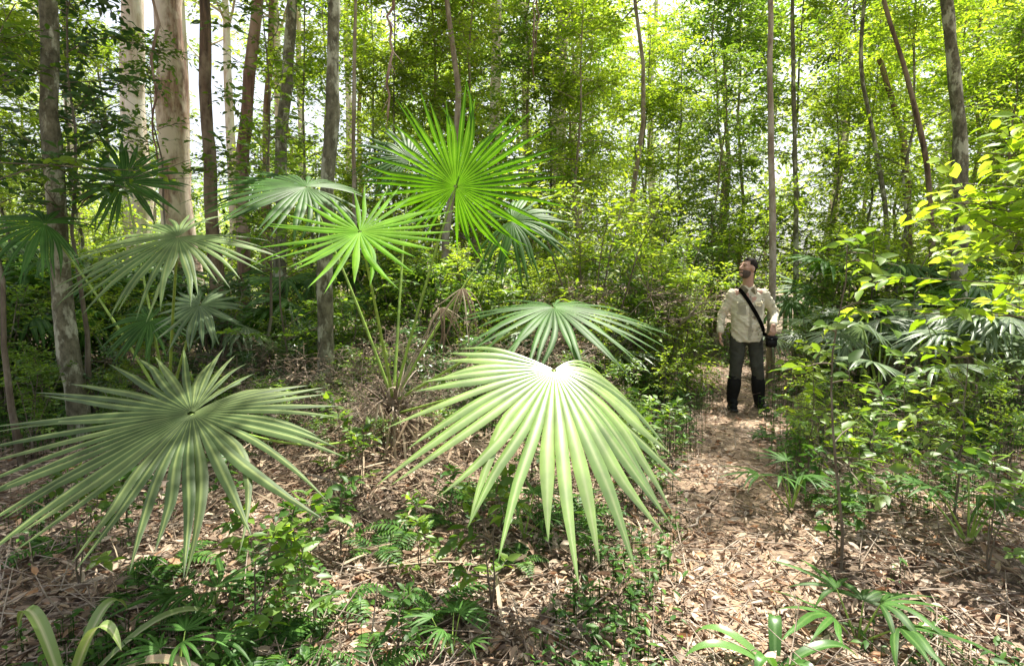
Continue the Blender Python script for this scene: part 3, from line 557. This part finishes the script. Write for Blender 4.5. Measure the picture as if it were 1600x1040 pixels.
# ---------------------------------------------------------------- woody plants
def plant(name,cat,seed,H,r0,nl,lf,ll,ntw,twl,nlf,LL,LW,lmat,wmat,stems=1,spread=0.0,up=.5,tpl=RH,droop=.25,path=None,loc=(0,0,0),world=False,azc=None,sides=8,flare=1.3,noise=.05,lmin=.35,label='x',scat=.65):
    rs=np.random.RandomState(seed); r=thing(name,label,cat,loc); Wd=Buf(); Lf=Buf(); wo=np.array(loc,float) if world else None
    allp=[]
    for s_ in range(stems):
        if path is not None: pts=np.array(path,float)-np.array(loc,float)
        else:
            az=rs.rand()*2*PI; o=np.array([math.cos(az),math.sin(az),0])*spread*H*rs.rand()
            n=10; t=np.linspace(0,1,n)[:,None]; pts=np.array([[0,0,H*rs.uniform(.8,1)]])*t+o*t**1.5
            wv=np.cumsum(rs.normal(0,.012*H,(n,2)),0); wv[0]=0; pts[:,:2]+=wv*.7
            pts[0,2]=-.15
        n=len(pts); tt=np.linspace(0,1,n); rad=r0*((1-tt*.75))*(1+(flare-1)*np.exp(-tt*n*.9))
        add_path(Wd,pts,rad,sides,rs,noise); allp.append((pts,rad))
    for i in range(nl):
        pts,rad=allp[i%stems]; u=rs.rand(); f=lf+(1-lf)*u; q=f*(len(pts)-1); k=min(int(q),len(pts)-2); o=pts[k]+(pts[k+1]-pts[k])*(q-k); rr=rad[k]*.45
        az=rs.rand()*2*PI if azc is None else rs.normal(azc,.8); l=ll*(1-(1-lmin)*u)*rs.uniform(.6,1.15); dirv=nz(np.array([math.cos(az),math.sin(az),up*rs.uniform(.2,1.6)]))
        m1=o+dirv*l*.5+rs.normal(0,.06*l,3); e=o+dirv*l+rs.normal(0,.08*l,3)-UP*l*.15; lp=bez(o,m1,e,5); add_path(Wd,lp,np.linspace(max(rr,.005),.003,5),5,cap=False)
        a=rs.uniform(.15,1,ntw)*4; k=np.minimum(a.astype(int),3); p0=lp[k]+(lp[k+1]-lp[k])*(a-k)[:,None]
        td=nz(dirv[None]*.6+rs.normal(0,scat,(ntw,3))*np.array([1,1,.7])+np.array([0,0,.1]))
        sprays(Lf,Wd,p0,td,twl*rs.uniform(.6,1.3,ntw),nlf,LL,LW,rs,tpl,droop,world=wo,twr=max(.0025,LL*.02))
    for pts,rad in allp:
        ntp=max(3,ntw//2)
        p0=np.repeat(pts[-1:],ntp,0); td=nz(rs.normal(0,.6,(ntp,3))+np.array([0,0,.7])); sprays(Lf,Wd,p0,td,twl*rs.uniform(.6,1.2,ntp),nlf,LL,LW,rs,tpl,droop,world=wo)
    tn='stem' if cat in('shrub','sapling') else 'trunk'; cn='foliage' if cat in('shrub','sapling') else 'crown'
    Wd.obj(tn,wmat,r,smooth=True); Lf.obj(cn,lmat,r)
    return r
SH=[Proto(plant('shrub','shrub',300,1.9,.016,30,.12,.6,8,.28,8,.085,.034,M['leaf_a'],M['wood'],stems=5,spread=.35)),
    Proto(plant('shrub','shrub',301,2.1,.014,32,.10,.6,8,.30,8,.075,.03,M['leaf_b'],M['wood'],stems=5,spread=.4)),
    Proto(plant('shrub','shrub',302,1.8,.016,30,.08,.65,8,.28,8,.09,.038,M['leaf_c'],M['wood'],stems=6,spread=.45)),
    Proto(plant('shrub','shrub',303,1.5,.010,14,.2,.45,4,.25,6,.09,.038,M['leaf_a'],M['wood'],stems=4,spread=.45,tpl=OV)),
    Proto(plant('shrub','shrub',304,1.5,.009,12,.25,.4,3,.25,6,.095,.036,M['leaf_b'],M['wood'],stems=4,spread=.4,tpl=OV)),
    Proto(plant('shrub','shrub',305,1.1,.006,44,.05,.6,10,.3,1,.05,.015,M['palm_dead'],M['stick'],stems=9,spread=.9,scat=1.0))]
kinds=['bushy mid green shrub','fresh yellow green shrub','dark glossy shrub','open mid green shrub','airy light green shrub','dry bare twiggy shrub']
def put_shrub(k,px,d,s):
    x=xat(px,d)
    SH[k].put(x,d,rs.rand()*6.28,s,kinds[k]+' '+dep_of(d)+' '+side_of(px),kinds[k]+'s '+dep_of(d)+' '+side_of(px),dz=-.03)
rs=np.random.RandomState(21)
for px in np.linspace(-120,600,24): put_shrub(rs.choice([0,2,0,1,3]),px+rs.normal(0,20),rs.uniform(5.8,8.8),rs.uniform(.55,1.0))
for px in np.linspace(600,1075,16): put_shrub(rs.choice([0,1,1,0]),px+rs.normal(0,15),rs.uniform(6.6,9.5),rs.uniform(.75,1.3))
for px in np.linspace(1265,1750,10): put_shrub(rs.choice([0,1,0,4]),px+rs.normal(0,20),rs.uniform(8.8,11),rs.uniform(.9,1.3))
for px in np.linspace(-100,1750,26):
    put_shrub(rs.choice([0,1,1]),px+rs.normal(0,20),rs.uniform(11,16),rs.uniform(1.0,1.8))
for k,px,d,s in [(3,1290,5.2,.46),(4,1590,4.2,.46),(3,1260,4.4,.34),(4,1350,4.3,.40),(3,1480,4.2,.36),(1,1330,5.4,.34),(0,1420,5.2,.36),(1,1500,5.0,.36),(4,1260,6.0,.5),(0,1570,5.2,.42),(4,1430,3.6,.32),(1,1270,4.9,.26),(0,1275,7.6,.7),(0,1370,4.8,.26),
                 (3,985,5.6,.5),(4,1040,6.2,.5),(1,950,6.4,.55),(3,900,5.6,.5),(0,1010,7.0,.8),(1,1075,7.8,.8),(3,760,5.2,.5),(2,690,5.6,.6),(3,980,4.3,.35),(0,1000,5.0,.26),
                 (2,430,5.6,.5),(3,370,5.3,.45),(2,130,5.2,.45),(3,30,4.6,.55),(3,520,5.8,.6),(0,470,6.4,.6),(3,440,4.7,.4),(3,700,4.9,.4),(3,545,4.6,.32),(0,590,5.6,.5),(0,330,5.0,.4),(0,60,5.4,.5),(1,200,6.0,.5),(0,400,5.0,.36),(3,250,5.4,.5),(0,180,4.9,.36),(0,500,5.1,.34),(3,600,4.1,.24),(3,680,4.2,.26),(3,500,4.1,.26),
                 (5,560,5.0,.7),(5,700,5.1,.7),(5,455,5.2,.7),(5,800,5.4,.8),(5,880,6.0,.9),(5,380,6.0,.8),(5,250,5.8,.7),(5,655,4.5,.45),(5,560,4.3,.45),(5,950,5.2,.5),(5,1440,6.6,.7),(5,1560,7.0,.8),(5,480,4.4,.45),(5,620,5.6,.9),(5,900,7.0,1.3),(5,1000,7.6,1.4)]:
    put_shrub(k,px,d,s)
SE=[Proto(plant('seedling','sapling',320,.34,.004,5,.3,.08,2,.09,4,.06,.028,M['fern'],M['wood'],stems=2,spread=.4,tpl=OV,sides=5)),
    Proto(plant('seedling','sapling',321,.5,.005,7,.3,.12,2,.12,5,.07,.03,M['leaf_a'],M['wood'],stems=2,spread=.3,tpl=OV,sides=5))]
sd=[(440,2.6),(480,2.3),(520,2.9),(650,2.8),(610,2.1),(770,2.5),(930,2.9),(1010,3.9),(960,4.4),(1380,3.3),(1500,3.6),(1570,2.7),(1250,4.6),(90,2.6),(180,3.0),(380,2.2),(700,3.3),(560,3.6),(340,3.4),(1130,4.6),(830,4.0),(1600,3.9),(1290,3.7),(1060,5.2),(1290,3.0),(1000,4.6),(1180,4.3),(520,3.9)]
for i,(px,d) in enumerate(sd):
    x=xat(px,d)
    if abs(x-trail_x(d))<.42: x=trail_x(d)+(.5 if x>trail_x(d) else -.5)
    nm=['small dark green seedling','mid green seedling'][i%2]; rg=('on the left side of the foreground' if px<420 else 'in front of the big fan palm' if px<700 else 'under the glossy frond' if px<1000 else 'along the trail' if px<1260 else 'in the litter right of the trail')
    SE[i%2].put(x,d,rs.rand()*6.28,rs.uniform(.7,1.2),nm+' '+rg,nm+'s '+rg)
def fern_proto(seed,nf,R):
    rs=np.random.RandomState(seed); r=thing('fern','x','fern')
    for i in range(nf):
        az=2*PI*i/nf+rs.normal(0,.3); l=R*rs.uniform(.75,1.1); o=np.array([math.cos(az),math.sin(az),0]); pts=bez(np.zeros(3),o*l*.45+UP*l*.55,o*l+UP*l*.15,15)
        B=Buf(); tg=nz(np.gradient(pts,axis=0)); s=nz(np.cross(tg,UP)); add_segs(B,pts[:-1],pts[1:],.0025,.0022,3,.2)
        t=np.linspace(0,1,15); Lp=l*.26*np.sin(PI*np.clip(t*.85+.15,0,1))**.8
        for sg in(-1,1):
            k=slice(2,15); add_leaves(B,pts[k],s[k]*sg+tg[k]*.35,np.cross(s,tg)[k]*1.0+rs.normal(0,.15,(13,3)),Lp[k]+.005,np.full(13,l*.062),rs.rand(13),OV)
        B.obj('frond',M['fern'],r)
    return Proto(r)
FE=[fern_proto(400,7,.26),fern_proto(401,9,.34)]
fd=[(460,2.15),(520,2.5),(330,2.0),(400,2.7),(580,3.0),(640,3.2),(560,2.0),(250,2.7),(120,2.1),(680,2.5),(810,2.9),(900,3.4),(60,3.0),(740,3.6),(480,3.4),(1330,3.6),(1200,5.4),(1000,4.9),(150,3.8),(330,4.2),(860,4.6),(400,2.1),(280,2.3),(190,2.5)]
for i,(px,d) in enumerate(fd):
    rg=('on the left side of the foreground' if px<420 else 'in front of the big fan palm' if px<700 else 'under and behind the glossy frond' if px<1050 else 'right of the trail')
    FE[i%2].put(xat(px,d),d,rs.rand()*6.28,rs.uniform(.6,1.0),['small fern ','spreading green fern '][i%2]+rg,['small ferns ','spreading ferns '][i%2]+rg)
UT=[Proto(plant('understory_tree','tree',330,7.2,.04,44,.14,1.9,15,.5,9,.115,.046,M['leaf_a'],M['bark_tan'],up=.45,scat=.9)),
    Proto(plant('understory_tree','tree',331,7.6,.035,48,.12,1.8,15,.5,9,.105,.043,M['leaf_b'],M['bark_mottled'],up=.4,scat=.9)),
    Proto(plant('understory_tree','tree',332,9.0,.045,52,.15,2.1,15,.55,9,.115,.046,M['leaf_b'],M['bark_tan'],up=.5,scat=.9)),
    Proto(plant('understory_tree','tree',333,5.4,.035,32,.16,1.5,13,.45,9,.11,.044,M['leaf_a'],M['bark_dark'],up=.4,scat=.85))]
uk=['mid green bushy tree','yellow green bushy tree','tall yellow green tree','low mid green tree']
def put_ut(k,px,d,s):
    UT[k].put(xat(px,d),d,rs.rand()*6.28,s,uk[k]+' '+dep_of(d)+' '+side_of(px),uk[k]+'s '+dep_of(d)+' '+side_of(px))
rs=np.random.RandomState(33)
for px in np.linspace(620,1130,9):
    q=px+rs.normal(0,12); dq=rs.uniform(9.5,12.5); put_ut(rs.choice([0,1,2,1]),q,dq+(2.6 if px>980 else 0),rs.uniform(.9,1.1))
for px in np.linspace(1290,1800,9): put_ut(rs.choice([0,1,2,1]),px+rs.normal(0,15),rs.uniform(10,13),rs.uniform(.9,1.1))
for px in np.linspace(-60,560,8): put_ut(3,px+rs.normal(0,20),rs.uniform(10,15),rs.uniform(.8,1.15))
for px,d,s in [(120,9.5,.95),(480,10.5,.95),(10,9,.9)]: put_ut(1,px,d,s)
for px in np.linspace(590,1750,17): put_ut(rs.choice([0,1,2]),px+rs.normal(0,20),rs.uniform(14,20),rs.uniform(1.25,1.6))
for px in np.linspace(-100,600,7): put_ut(rs.choice([3,1]),px+rs.normal(0,20),rs.uniform(17,24),rs.uniform(1.0,1.3))
def tall(seed,mat,r,H,lm): return Proto(plant('tall_tree','tree',seed,H,r,14,.60,2.9,11,.8,8,.25,.10,lm,mat,up=.7,sides=12,flare=1.5,droop=.3))
TT=[tall(340,M['bark_pale'],.22,18,M['leaf_far']),tall(341,M['bark_tan'],.10,15,M['leaf_a']),tall(342,M['bark_mottled'],.13,16,M['leaf_far']),tall(343,M['bark_red'],.15,17,M['leaf_a'])]
tk_=['tall pale gum tree','tall slender brown tree','tall grey mottled tree','tall reddish trunked tree']
rs=np.random.RandomState(44)
for i,px in enumerate(list(np.linspace(-80,600,20))+list(np.linspace(660,1700,13))):
    k=rs.choice([0,0,0,1,2,3]) if px<620 else rs.choice([0,1,2,0]); d=rs.uniform(17,30); px+=rs.normal(0,18)
    TT[k].put(xat(px,d),d,rs.rand()*6.28,rs.uniform(.8,1.05),tk_[k]+' '+dep_of(d)+' '+side_of(px),tk_[k]+'s '+dep_of(d)+' '+side_of(px))
def GP(px,py):
    x=(px-800)/FPX; v=(520-py)/FPX; dy=math.cos(PITCH)+v*math.sin(PITCH); dz=-math.sin(PITCH)+v*math.cos(PITCH); s=CAMH/-dz; return np.array([x*s,dy*s,0])
TARGETS+=[(A,.9),(Bh,.7),(G+np.array([-.1,-.3,-.2]),.9),(GP(1085,735),.5),(GP(1010,975),.45),(GP(1480,950),.55),(GP(1380,1000),.35),(P(1160,480,6.8),.7),(Fh+np.array([.3,0,0]),.3),(GP(620,800),.4),(GP(450,760),.3),(P(1480,220,3.4),1.0),(P(820,370,4.8),.3),(P(440,300,4.6),.4),(GP(1500,800),.45),(GP(1560,700),.5),(GP(1130,900),.25),(P(1400,520,6),.6),(P(250,420,3.8),.3),(GP(700,760),.25),(GP(150,900),.2)]
def near_tree(name,label,base,pts,r,H,bark,seed,crown=True,lm='leaf_a',nl=18,ll=2.8,lf=.66,ntw=15,nm_sides=14,LL=.15,noise=.08):
    bpx,bd=base; b=np.array([xat(bpx,bd),bd,0]); b[2]=hgt(b[0],b[1])
    W=[P(*q) for q in pts]; last=W[-1]; prev=W[-2] if len(W)>1 else b
    dv=(last-prev)/max(.1,(last-prev)[2]); W.append(last+dv*(H-last[2])*np.array([.5,.5,1]))
    C=[b-UP*.2]+W; C=np.array(C); zs=C[:,2]; n=40; zz=np.linspace(zs[0],zs[-1],n); rs=np.random.RandomState(seed)
    x=np.interp(zz,zs,C[:,0]); y=np.interp(zz,zs,C[:,1])
    def sm(a):
        for _ in range(3): a[1:-1]=(a[:-2]+a[1:-1]*2+a[2:])/4
        return a
    x=sm(x)+np.convolve(rs.normal(0,r*.18,n),[.3,.4,.3],'same'); y=sm(y)
    return plant(name,'tree',seed,H,r,nl if crown else 5,lf,ll,ntw,.8,9,LL,LL*.42,M[lm],M[bark],path=np.stack([x,y,zz],-1),loc=b,world=True,sides=nm_sides,flare=1.35,noise=noise,up=.35,label=label)
near_tree('tree','grey mottled tree trunk standing closest at the left side of the view',(118,5.0),[(98,480,5),(82,250,5),(72,0,5)],.088,9.0,'bark_mottled',501,nl=28,ntw=22)
near_tree('tree','massive pale cream gum trunk in the left background',(215,14),[(212,250,14),(205,0,14)],.36,17,'bark_pale',503,lm='leaf_far',LL=.25)
near_tree('tree','massive pinkish brown peeling gum trunk in the left background',(285,11.5),[(272,300,11.5),(265,0,11.5)],.33,17,'bark_pink',504,lm='leaf_far',LL=.25)
near_tree('tree','dark brown straight trunk between the pink gum and the red trunk',(342,6.8),[(335,400,6.8),(318,0,6.8)],.09,9.5,'bark_dark',505,nl=28,ntw=22)
near_tree('tree','leaning reddish brown trunk left of centre',(372,9.6),[(382,220,9.6),(402,0,9.6)],.12,15,'bark_red',506,LL=.22)
near_tree('tree','slim reddish trunk beside the leaning reddish brown trunk',(415,11),[(415,220,11),(425,0,11)],.08,15,'bark_red',507,LL=.22)
near_tree('tree','grey green trunk leaning right behind the left palm fronds',(430,9),[(440,220,9),(458,0,9)],.11,14,'bark_mottled',508,LL=.2)
near_tree('tree','grey mottled trunk rising directly behind the big fan palm',(500,5.6),[(508,400,5.6),(519,180,5.6),(522,0,5.6)],.082,9.0,'bark_mottled',509,nl=28,ll=3.0,ntw=22)
near_tree('tree','very slender trunk rising behind the topmost palm frond',(556,9),[(552,200,9),(556,0,9)],.04,11,'bark_tan',510,nl=12)
near_tree('tree','pale straight gum trunk high behind the topmost palm frond',(868,13.5),[(872,200,13.5),(882,0,13.5)],.21,18,'bark_pale',511,lm='leaf_far',LL=.25)
near_tree('tree','white gum trunk showing at the top centre of the view',(772,15),[(772,200,15),(776,0,15)],.18,19,'bark_pale',512,lm='leaf_far',LL=.25)
near_tree('tree','tall thin light brown trunk rising behind the walker',(1208,8.6),[(1207,440,8.6),(1203,0,8.6)],.058,11,'bark_tan',513,nl=20,ll=2.6,noise=.03)
near_tree('tree','thin grey trunk a little right of the walker',(1246,11),[(1245,440,11),(1240,130,11),(1238,0,11)],.055,12,'bark_mottled',514,nl=16)
near_tree('tree','dark tree leaning left with a curved trunk at the upper right',(1475,9.5),[(1450,250,9.5),(1415,110,9.5),(1378,0,9.5)],.055,10,'bark_dark',515)
near_tree('tree','second dark curved tree leaning over at the upper right',(1395,10.5),[(1385,330,10.5),(1365,210,10.5),(1340,100,10.5),(1352,0,10.5)],.05,11,'bark_mottled',516)
near_tree('tree','pale lichened trunk standing at the upper right of the view',(1510,8.0),[(1502,300,8),(1492,120,8),(1480,0,8)],.11,10.5,'bark_mottled',517)
SN=np.array([xat(1430,11.5),11.5,0]); SN[2]=hgt(SN[0],SN[1]); b=Buf(); rs2=np.random.RandomState(7)
pts=np.array([SN-UP*.1,P(1420,330,11.5),P(1412,220,11.5),P(1392,150,11.5),P(1374,92,11.5)]); t=np.linspace(0,1,22); pp_=np.stack([np.interp(t,np.linspace(0,1,5),pts[:,i]) for i in range(3)],-1)
add_path(b,pp_,np.linspace(.07,.045,22),12,rs2,.18); o=b.obj('dead_tree',M['bark_dark'],None,origin=SN,smooth=True); o.location=tuple(SN); tag(o,'broken leafless dead trunk leaning at the upper right','tree')
for i,(x,y,H) in enumerate([(5.6,5.0,8.5),(-7.0,6.5,8.5),(2.6,12.2,11.0),(-1.0,9.5,10.5),(-3.0,2.5,8.5),(4.0,3.0,8.5)]):  # added shade trees, most out of view, whose crowns dapple the foreground
    b0=np.array([x,y,hgt(x,y)-.1]); pa=np.array([b0+np.array([.15*math.sin(k*1.3+i),.1*math.cos(k),k*H/9]) for k in range(10)])
    if i==4: pa[:,0]-=.3; b0=pa[0].copy()
    plant('tree','tree',550+i,H,.07,24,.66,3.2,22,.8,9,.15,.062,M['leaf_a'],M['bark_tan'],path=pa,loc=b0,world=True,sides=10,up=.3,
      label=['slim unseen shade tree added beyond the right edge of the view','unseen shade tree added beyond the left edge of the view','slender brown trunk in the forest behind the trail','slim brown trunk in the forest behind the big fan palm','near unseen shade tree added just outside the left edge','near unseen shade tree added just outside the right edge'][i])
plant('sapling','sapling',560,4.9,.022,28,.42,1.0,7,.35,7,.10,.042,M['leaf_c'],M['wood'],tpl=OV,loc=(xat(150,5.2),5.2,hgt(xat(150,5.2),5.2)),label='slender sapling with dark hanging leaves at the upper left')
plant('sapling','sapling',567,4.9,.02,18,.5,1.0,6,.35,7,.09,.036,M['leaf_a'],M['wood'],tpl=OV,loc=(xat(395,6.4),6.4,hgt(xat(395,6.4),6.4)),label='leafy slender sapling screening the trunks left of the palm')
plant('sapling','sapling',568,3.2,.014,22,.25,.8,6,.3,7,.085,.035,M['leaf_a'],M['wood'],tpl=OV,loc=(xat(445,6.0),6.0,hgt(xat(445,6.0),6.0)),label='leafy sapling filling the gap just left of the mottled trunk')
plant('sapling','sapling',569,5.2,.02,18,.55,1.0,6,.35,7,.09,.036,M['leaf_a'],M['wood'],tpl=OV,loc=(xat(245,8.0),8.0,hgt(xat(245,8.0),8.0)),label='tall leafy sapling partly covering the two massive gum trunks')
plant('sapling','sapling',565,4.6,.022,24,.45,1.1,7,.35,7,.10,.042,M['leaf_a'],M['wood'],tpl=OV,loc=(xat(20,4.4),4.4,hgt(xat(20,4.4),4.4)),label='leafy sapling overhanging the upper left corner')
plant('sapling','sapling',561,2.9,.014,18,.5,1.0,5,.32,6,.125,.054,M['leaf_b'],M['wood'],tpl=OV,loc=(xat(1640,3.4),3.4,0),azc=PI*.95,up=.3,label='bright leafy sapling reaching in from the right edge')
plant('sapling','sapling',562,1.9,.009,9,.3,.26,2,.2,4,.10,.045,M['leaf_a'],M['wood'],tpl=OV,loc=(xat(1335,2.9),2.9,0),up=.3,flare=1.1,label='thin dark stemmed sapling standing in front of the right hand thicket')
plant('sapling','sapling',563,1.05,.007,8,.3,.28,3,.2,5,.085,.036,M['leaf_b'],M['wood'],tpl=OV,loc=(xat(1272,4.2),4.2,0),up=.3,label='knee high light green sapling right of the walker')
plant('sapling','sapling',564,1.1,.008,9,.3,.32,3,.22,5,.09,.038,M['leaf_b'],M['wood'],tpl=OV,loc=(xat(1520,3.3),3.3,0),up=.3,label='broad leaved sapling near the right edge below the bright branch')
plant('sapling','sapling',566,1.0,.007,9,.3,.32,3,.22,5,.085,.036,M['leaf_a'],M['wood'],tpl=OV,loc=(xat(1420,3.9),3.9,0),up=.3,label='waist high sapling between the thin dark stem and the right edge')
for (px,d,l0,l1,lab) in [(608,5.2,0,185,'brown hanging vine above the bright palm fronds'),(832,8.5,-20,120,'dark hanging vine right of the topmost palm frond'),(835,8.8,-20,70,'short dark vine hanging beside the longer one'),(240,6.2,-20,250,'long thin vine hanging among the left trunks')]:
    a=P(px,l0,d)+UP*1.2; b_=P(px+4,l1,d); B=Buf(); t=np.linspace(0,1,24)[:,None]; pts=a+(b_-a)*t; rr=np.random.RandomState(int(px)); pts[:,:2]+=np.convolve(rr.normal(0,.02,48),np.ones(5)/2,'same').reshape(24,2)
    add_path(B,pts,np.linspace(.016,.01,24),6,rr,.2); 
    for k in range(40):
        q=pts[rr.randint(4,24)]; add_segs(B,q[None],(q+np.array([rr.normal(0,.05),rr.normal(0,.05),-.12]))[None],.004,.002)
    o=B.obj('hanging_vine',M['bark_red'],None,origin=a); o.location=tuple(a); tag(o,lab,'vine')
fb=Buf(); rs=np.random.RandomState(77); N=80000
dd=rs.uniform(26,50,N); pxx=rs.uniform(-250,1850,N); x=(pxx-800)/FPX*dd
cl=np.sin(x*.45+1)+np.sin(x*1.1+dd*.3)*.7+np.sin(dd*.9)*.5
hm=np.where(pxx<560,9+2*cl,20+3*cl)*dd/40; z=rs.rand(N)**.8*hm
keep=(np.sin(x*.9+z*.7)+np.sin(z*1.3-dd*.8)+rs.normal(0,.6,N))>-.5
x,dd,z=x[keep],dd[keep],z[keep]; N=len(x)
L=.20+.25*rs.rand(N); d=rs.normal(0,1,(N,3)); n=rs.normal(0,.6,(N,3))+UP
add_leaves(fb,np.stack([x,dd,z],-1),d,n,L,L*.5,rs.rand(N),RH)
tag(fb.obj('distant_forest',M['leaf_far']),'far off mass of sunlit foliage closing the view','forest',kind='stuff')
rs=np.random.RandomState(90)
for px,py,l,az,r,lab in [(640,935,.9,.25,.012,'fallen stick lying in front of the palm base'),(560,740,1.0,-.2,.015,'fallen branch against the base of the big fan palm'),(1100,800,.5,.9,.01,'short stick lying across the trail'),(830,960,.6,-.5,.01,'thin fallen stick below the glossy frond'),(430,700,1.1,.5,.014,'fallen branch behind the big grey green frond')]:
    g0=GP(px,py); n=9; t=np.linspace(-.5,.5,n); pts=np.stack([g0[0]+np.cos(az)*t*l+rs.normal(0,.012,n),g0[1]+np.sin(az)*t*l+rs.normal(0,.012,n),np.zeros(n)],-1); pts[:,2]=hgt(pts[:,0],pts[:,1])+.035
    B=Buf(); add_path(B,pts,np.linspace(r,r*.5,n),7,rs,.1); add_path(B,np.array([pts[5],pts[5]+np.array([.1,.12,.05]),pts[5]+np.array([.16,.22,.04])]),[r*.5,r*.4,r*.2],5)
    o=B.obj('fallen_branch',M['stick'],None,origin=pts[4],smooth=True); o.location=tuple(pts[4]); tag(o,lab,'branch')
for i,(px,py,az,lab) in enumerate([(560,830,-2.0,'dead brown fan frond lying in the litter before the palm base'),(660,800,-1.2,'dead tan fan frond lying below the glossy frond'),(730,740,-.6,'dead brown fan frond lying right of the palm base'),(480,780,2.6,'dead brown fan frond lying left of the palm base'),(620,900,.4,'dead fan frond lying nearest in front of the palm')]):
    g0=GP(px,py); g0[2]=hgt(g0[0],g0[1])+.08; o=thing('fallen_frond',lab,'dead frond',g0)
    B=Buf(); fan(B,np.zeros(3),(math.cos(az),math.sin(az),-.05),(rs.normal(0,.15),rs.normal(0,.15),1),.45,S=110,n=12,fuse=.12,droop=.1,seed=600+i,jit=.3,bend=.35,steps=7,wf=1.5); B.obj('blade',M['palm_dead'],o)
    B=Buf(); add_path(B,bez(np.zeros(3),np.array([-math.cos(az)*.25,-math.sin(az)*.25,.02]),np.array([-math.cos(az)*.5,-math.sin(az)*.5,-.05]),6),[.007]*6,6); B.obj('petiole',M['stick'],o)
dl=Buf(); c3=OVV.copy(); c3[[1,3],2]=.1; c3[[4,6],2]=.12; q=P(262,762,2.10)
add_leaves(dl,np.array([[0.,0,0]]),np.array([[1.,-.05,.12]]),np.array([[0,-.5,1.]]),np.array([.13]),np.array([.035]),np.array([.45]),(c3,OVF,OVS,OVE))
o=dl.obj('dead_leaf',M['litter']); o.location=tuple(q+np.array([-.07,0,.0])); tag(o,'curled pinkish brown dead leaf resting on the big grey green frond','leaf')
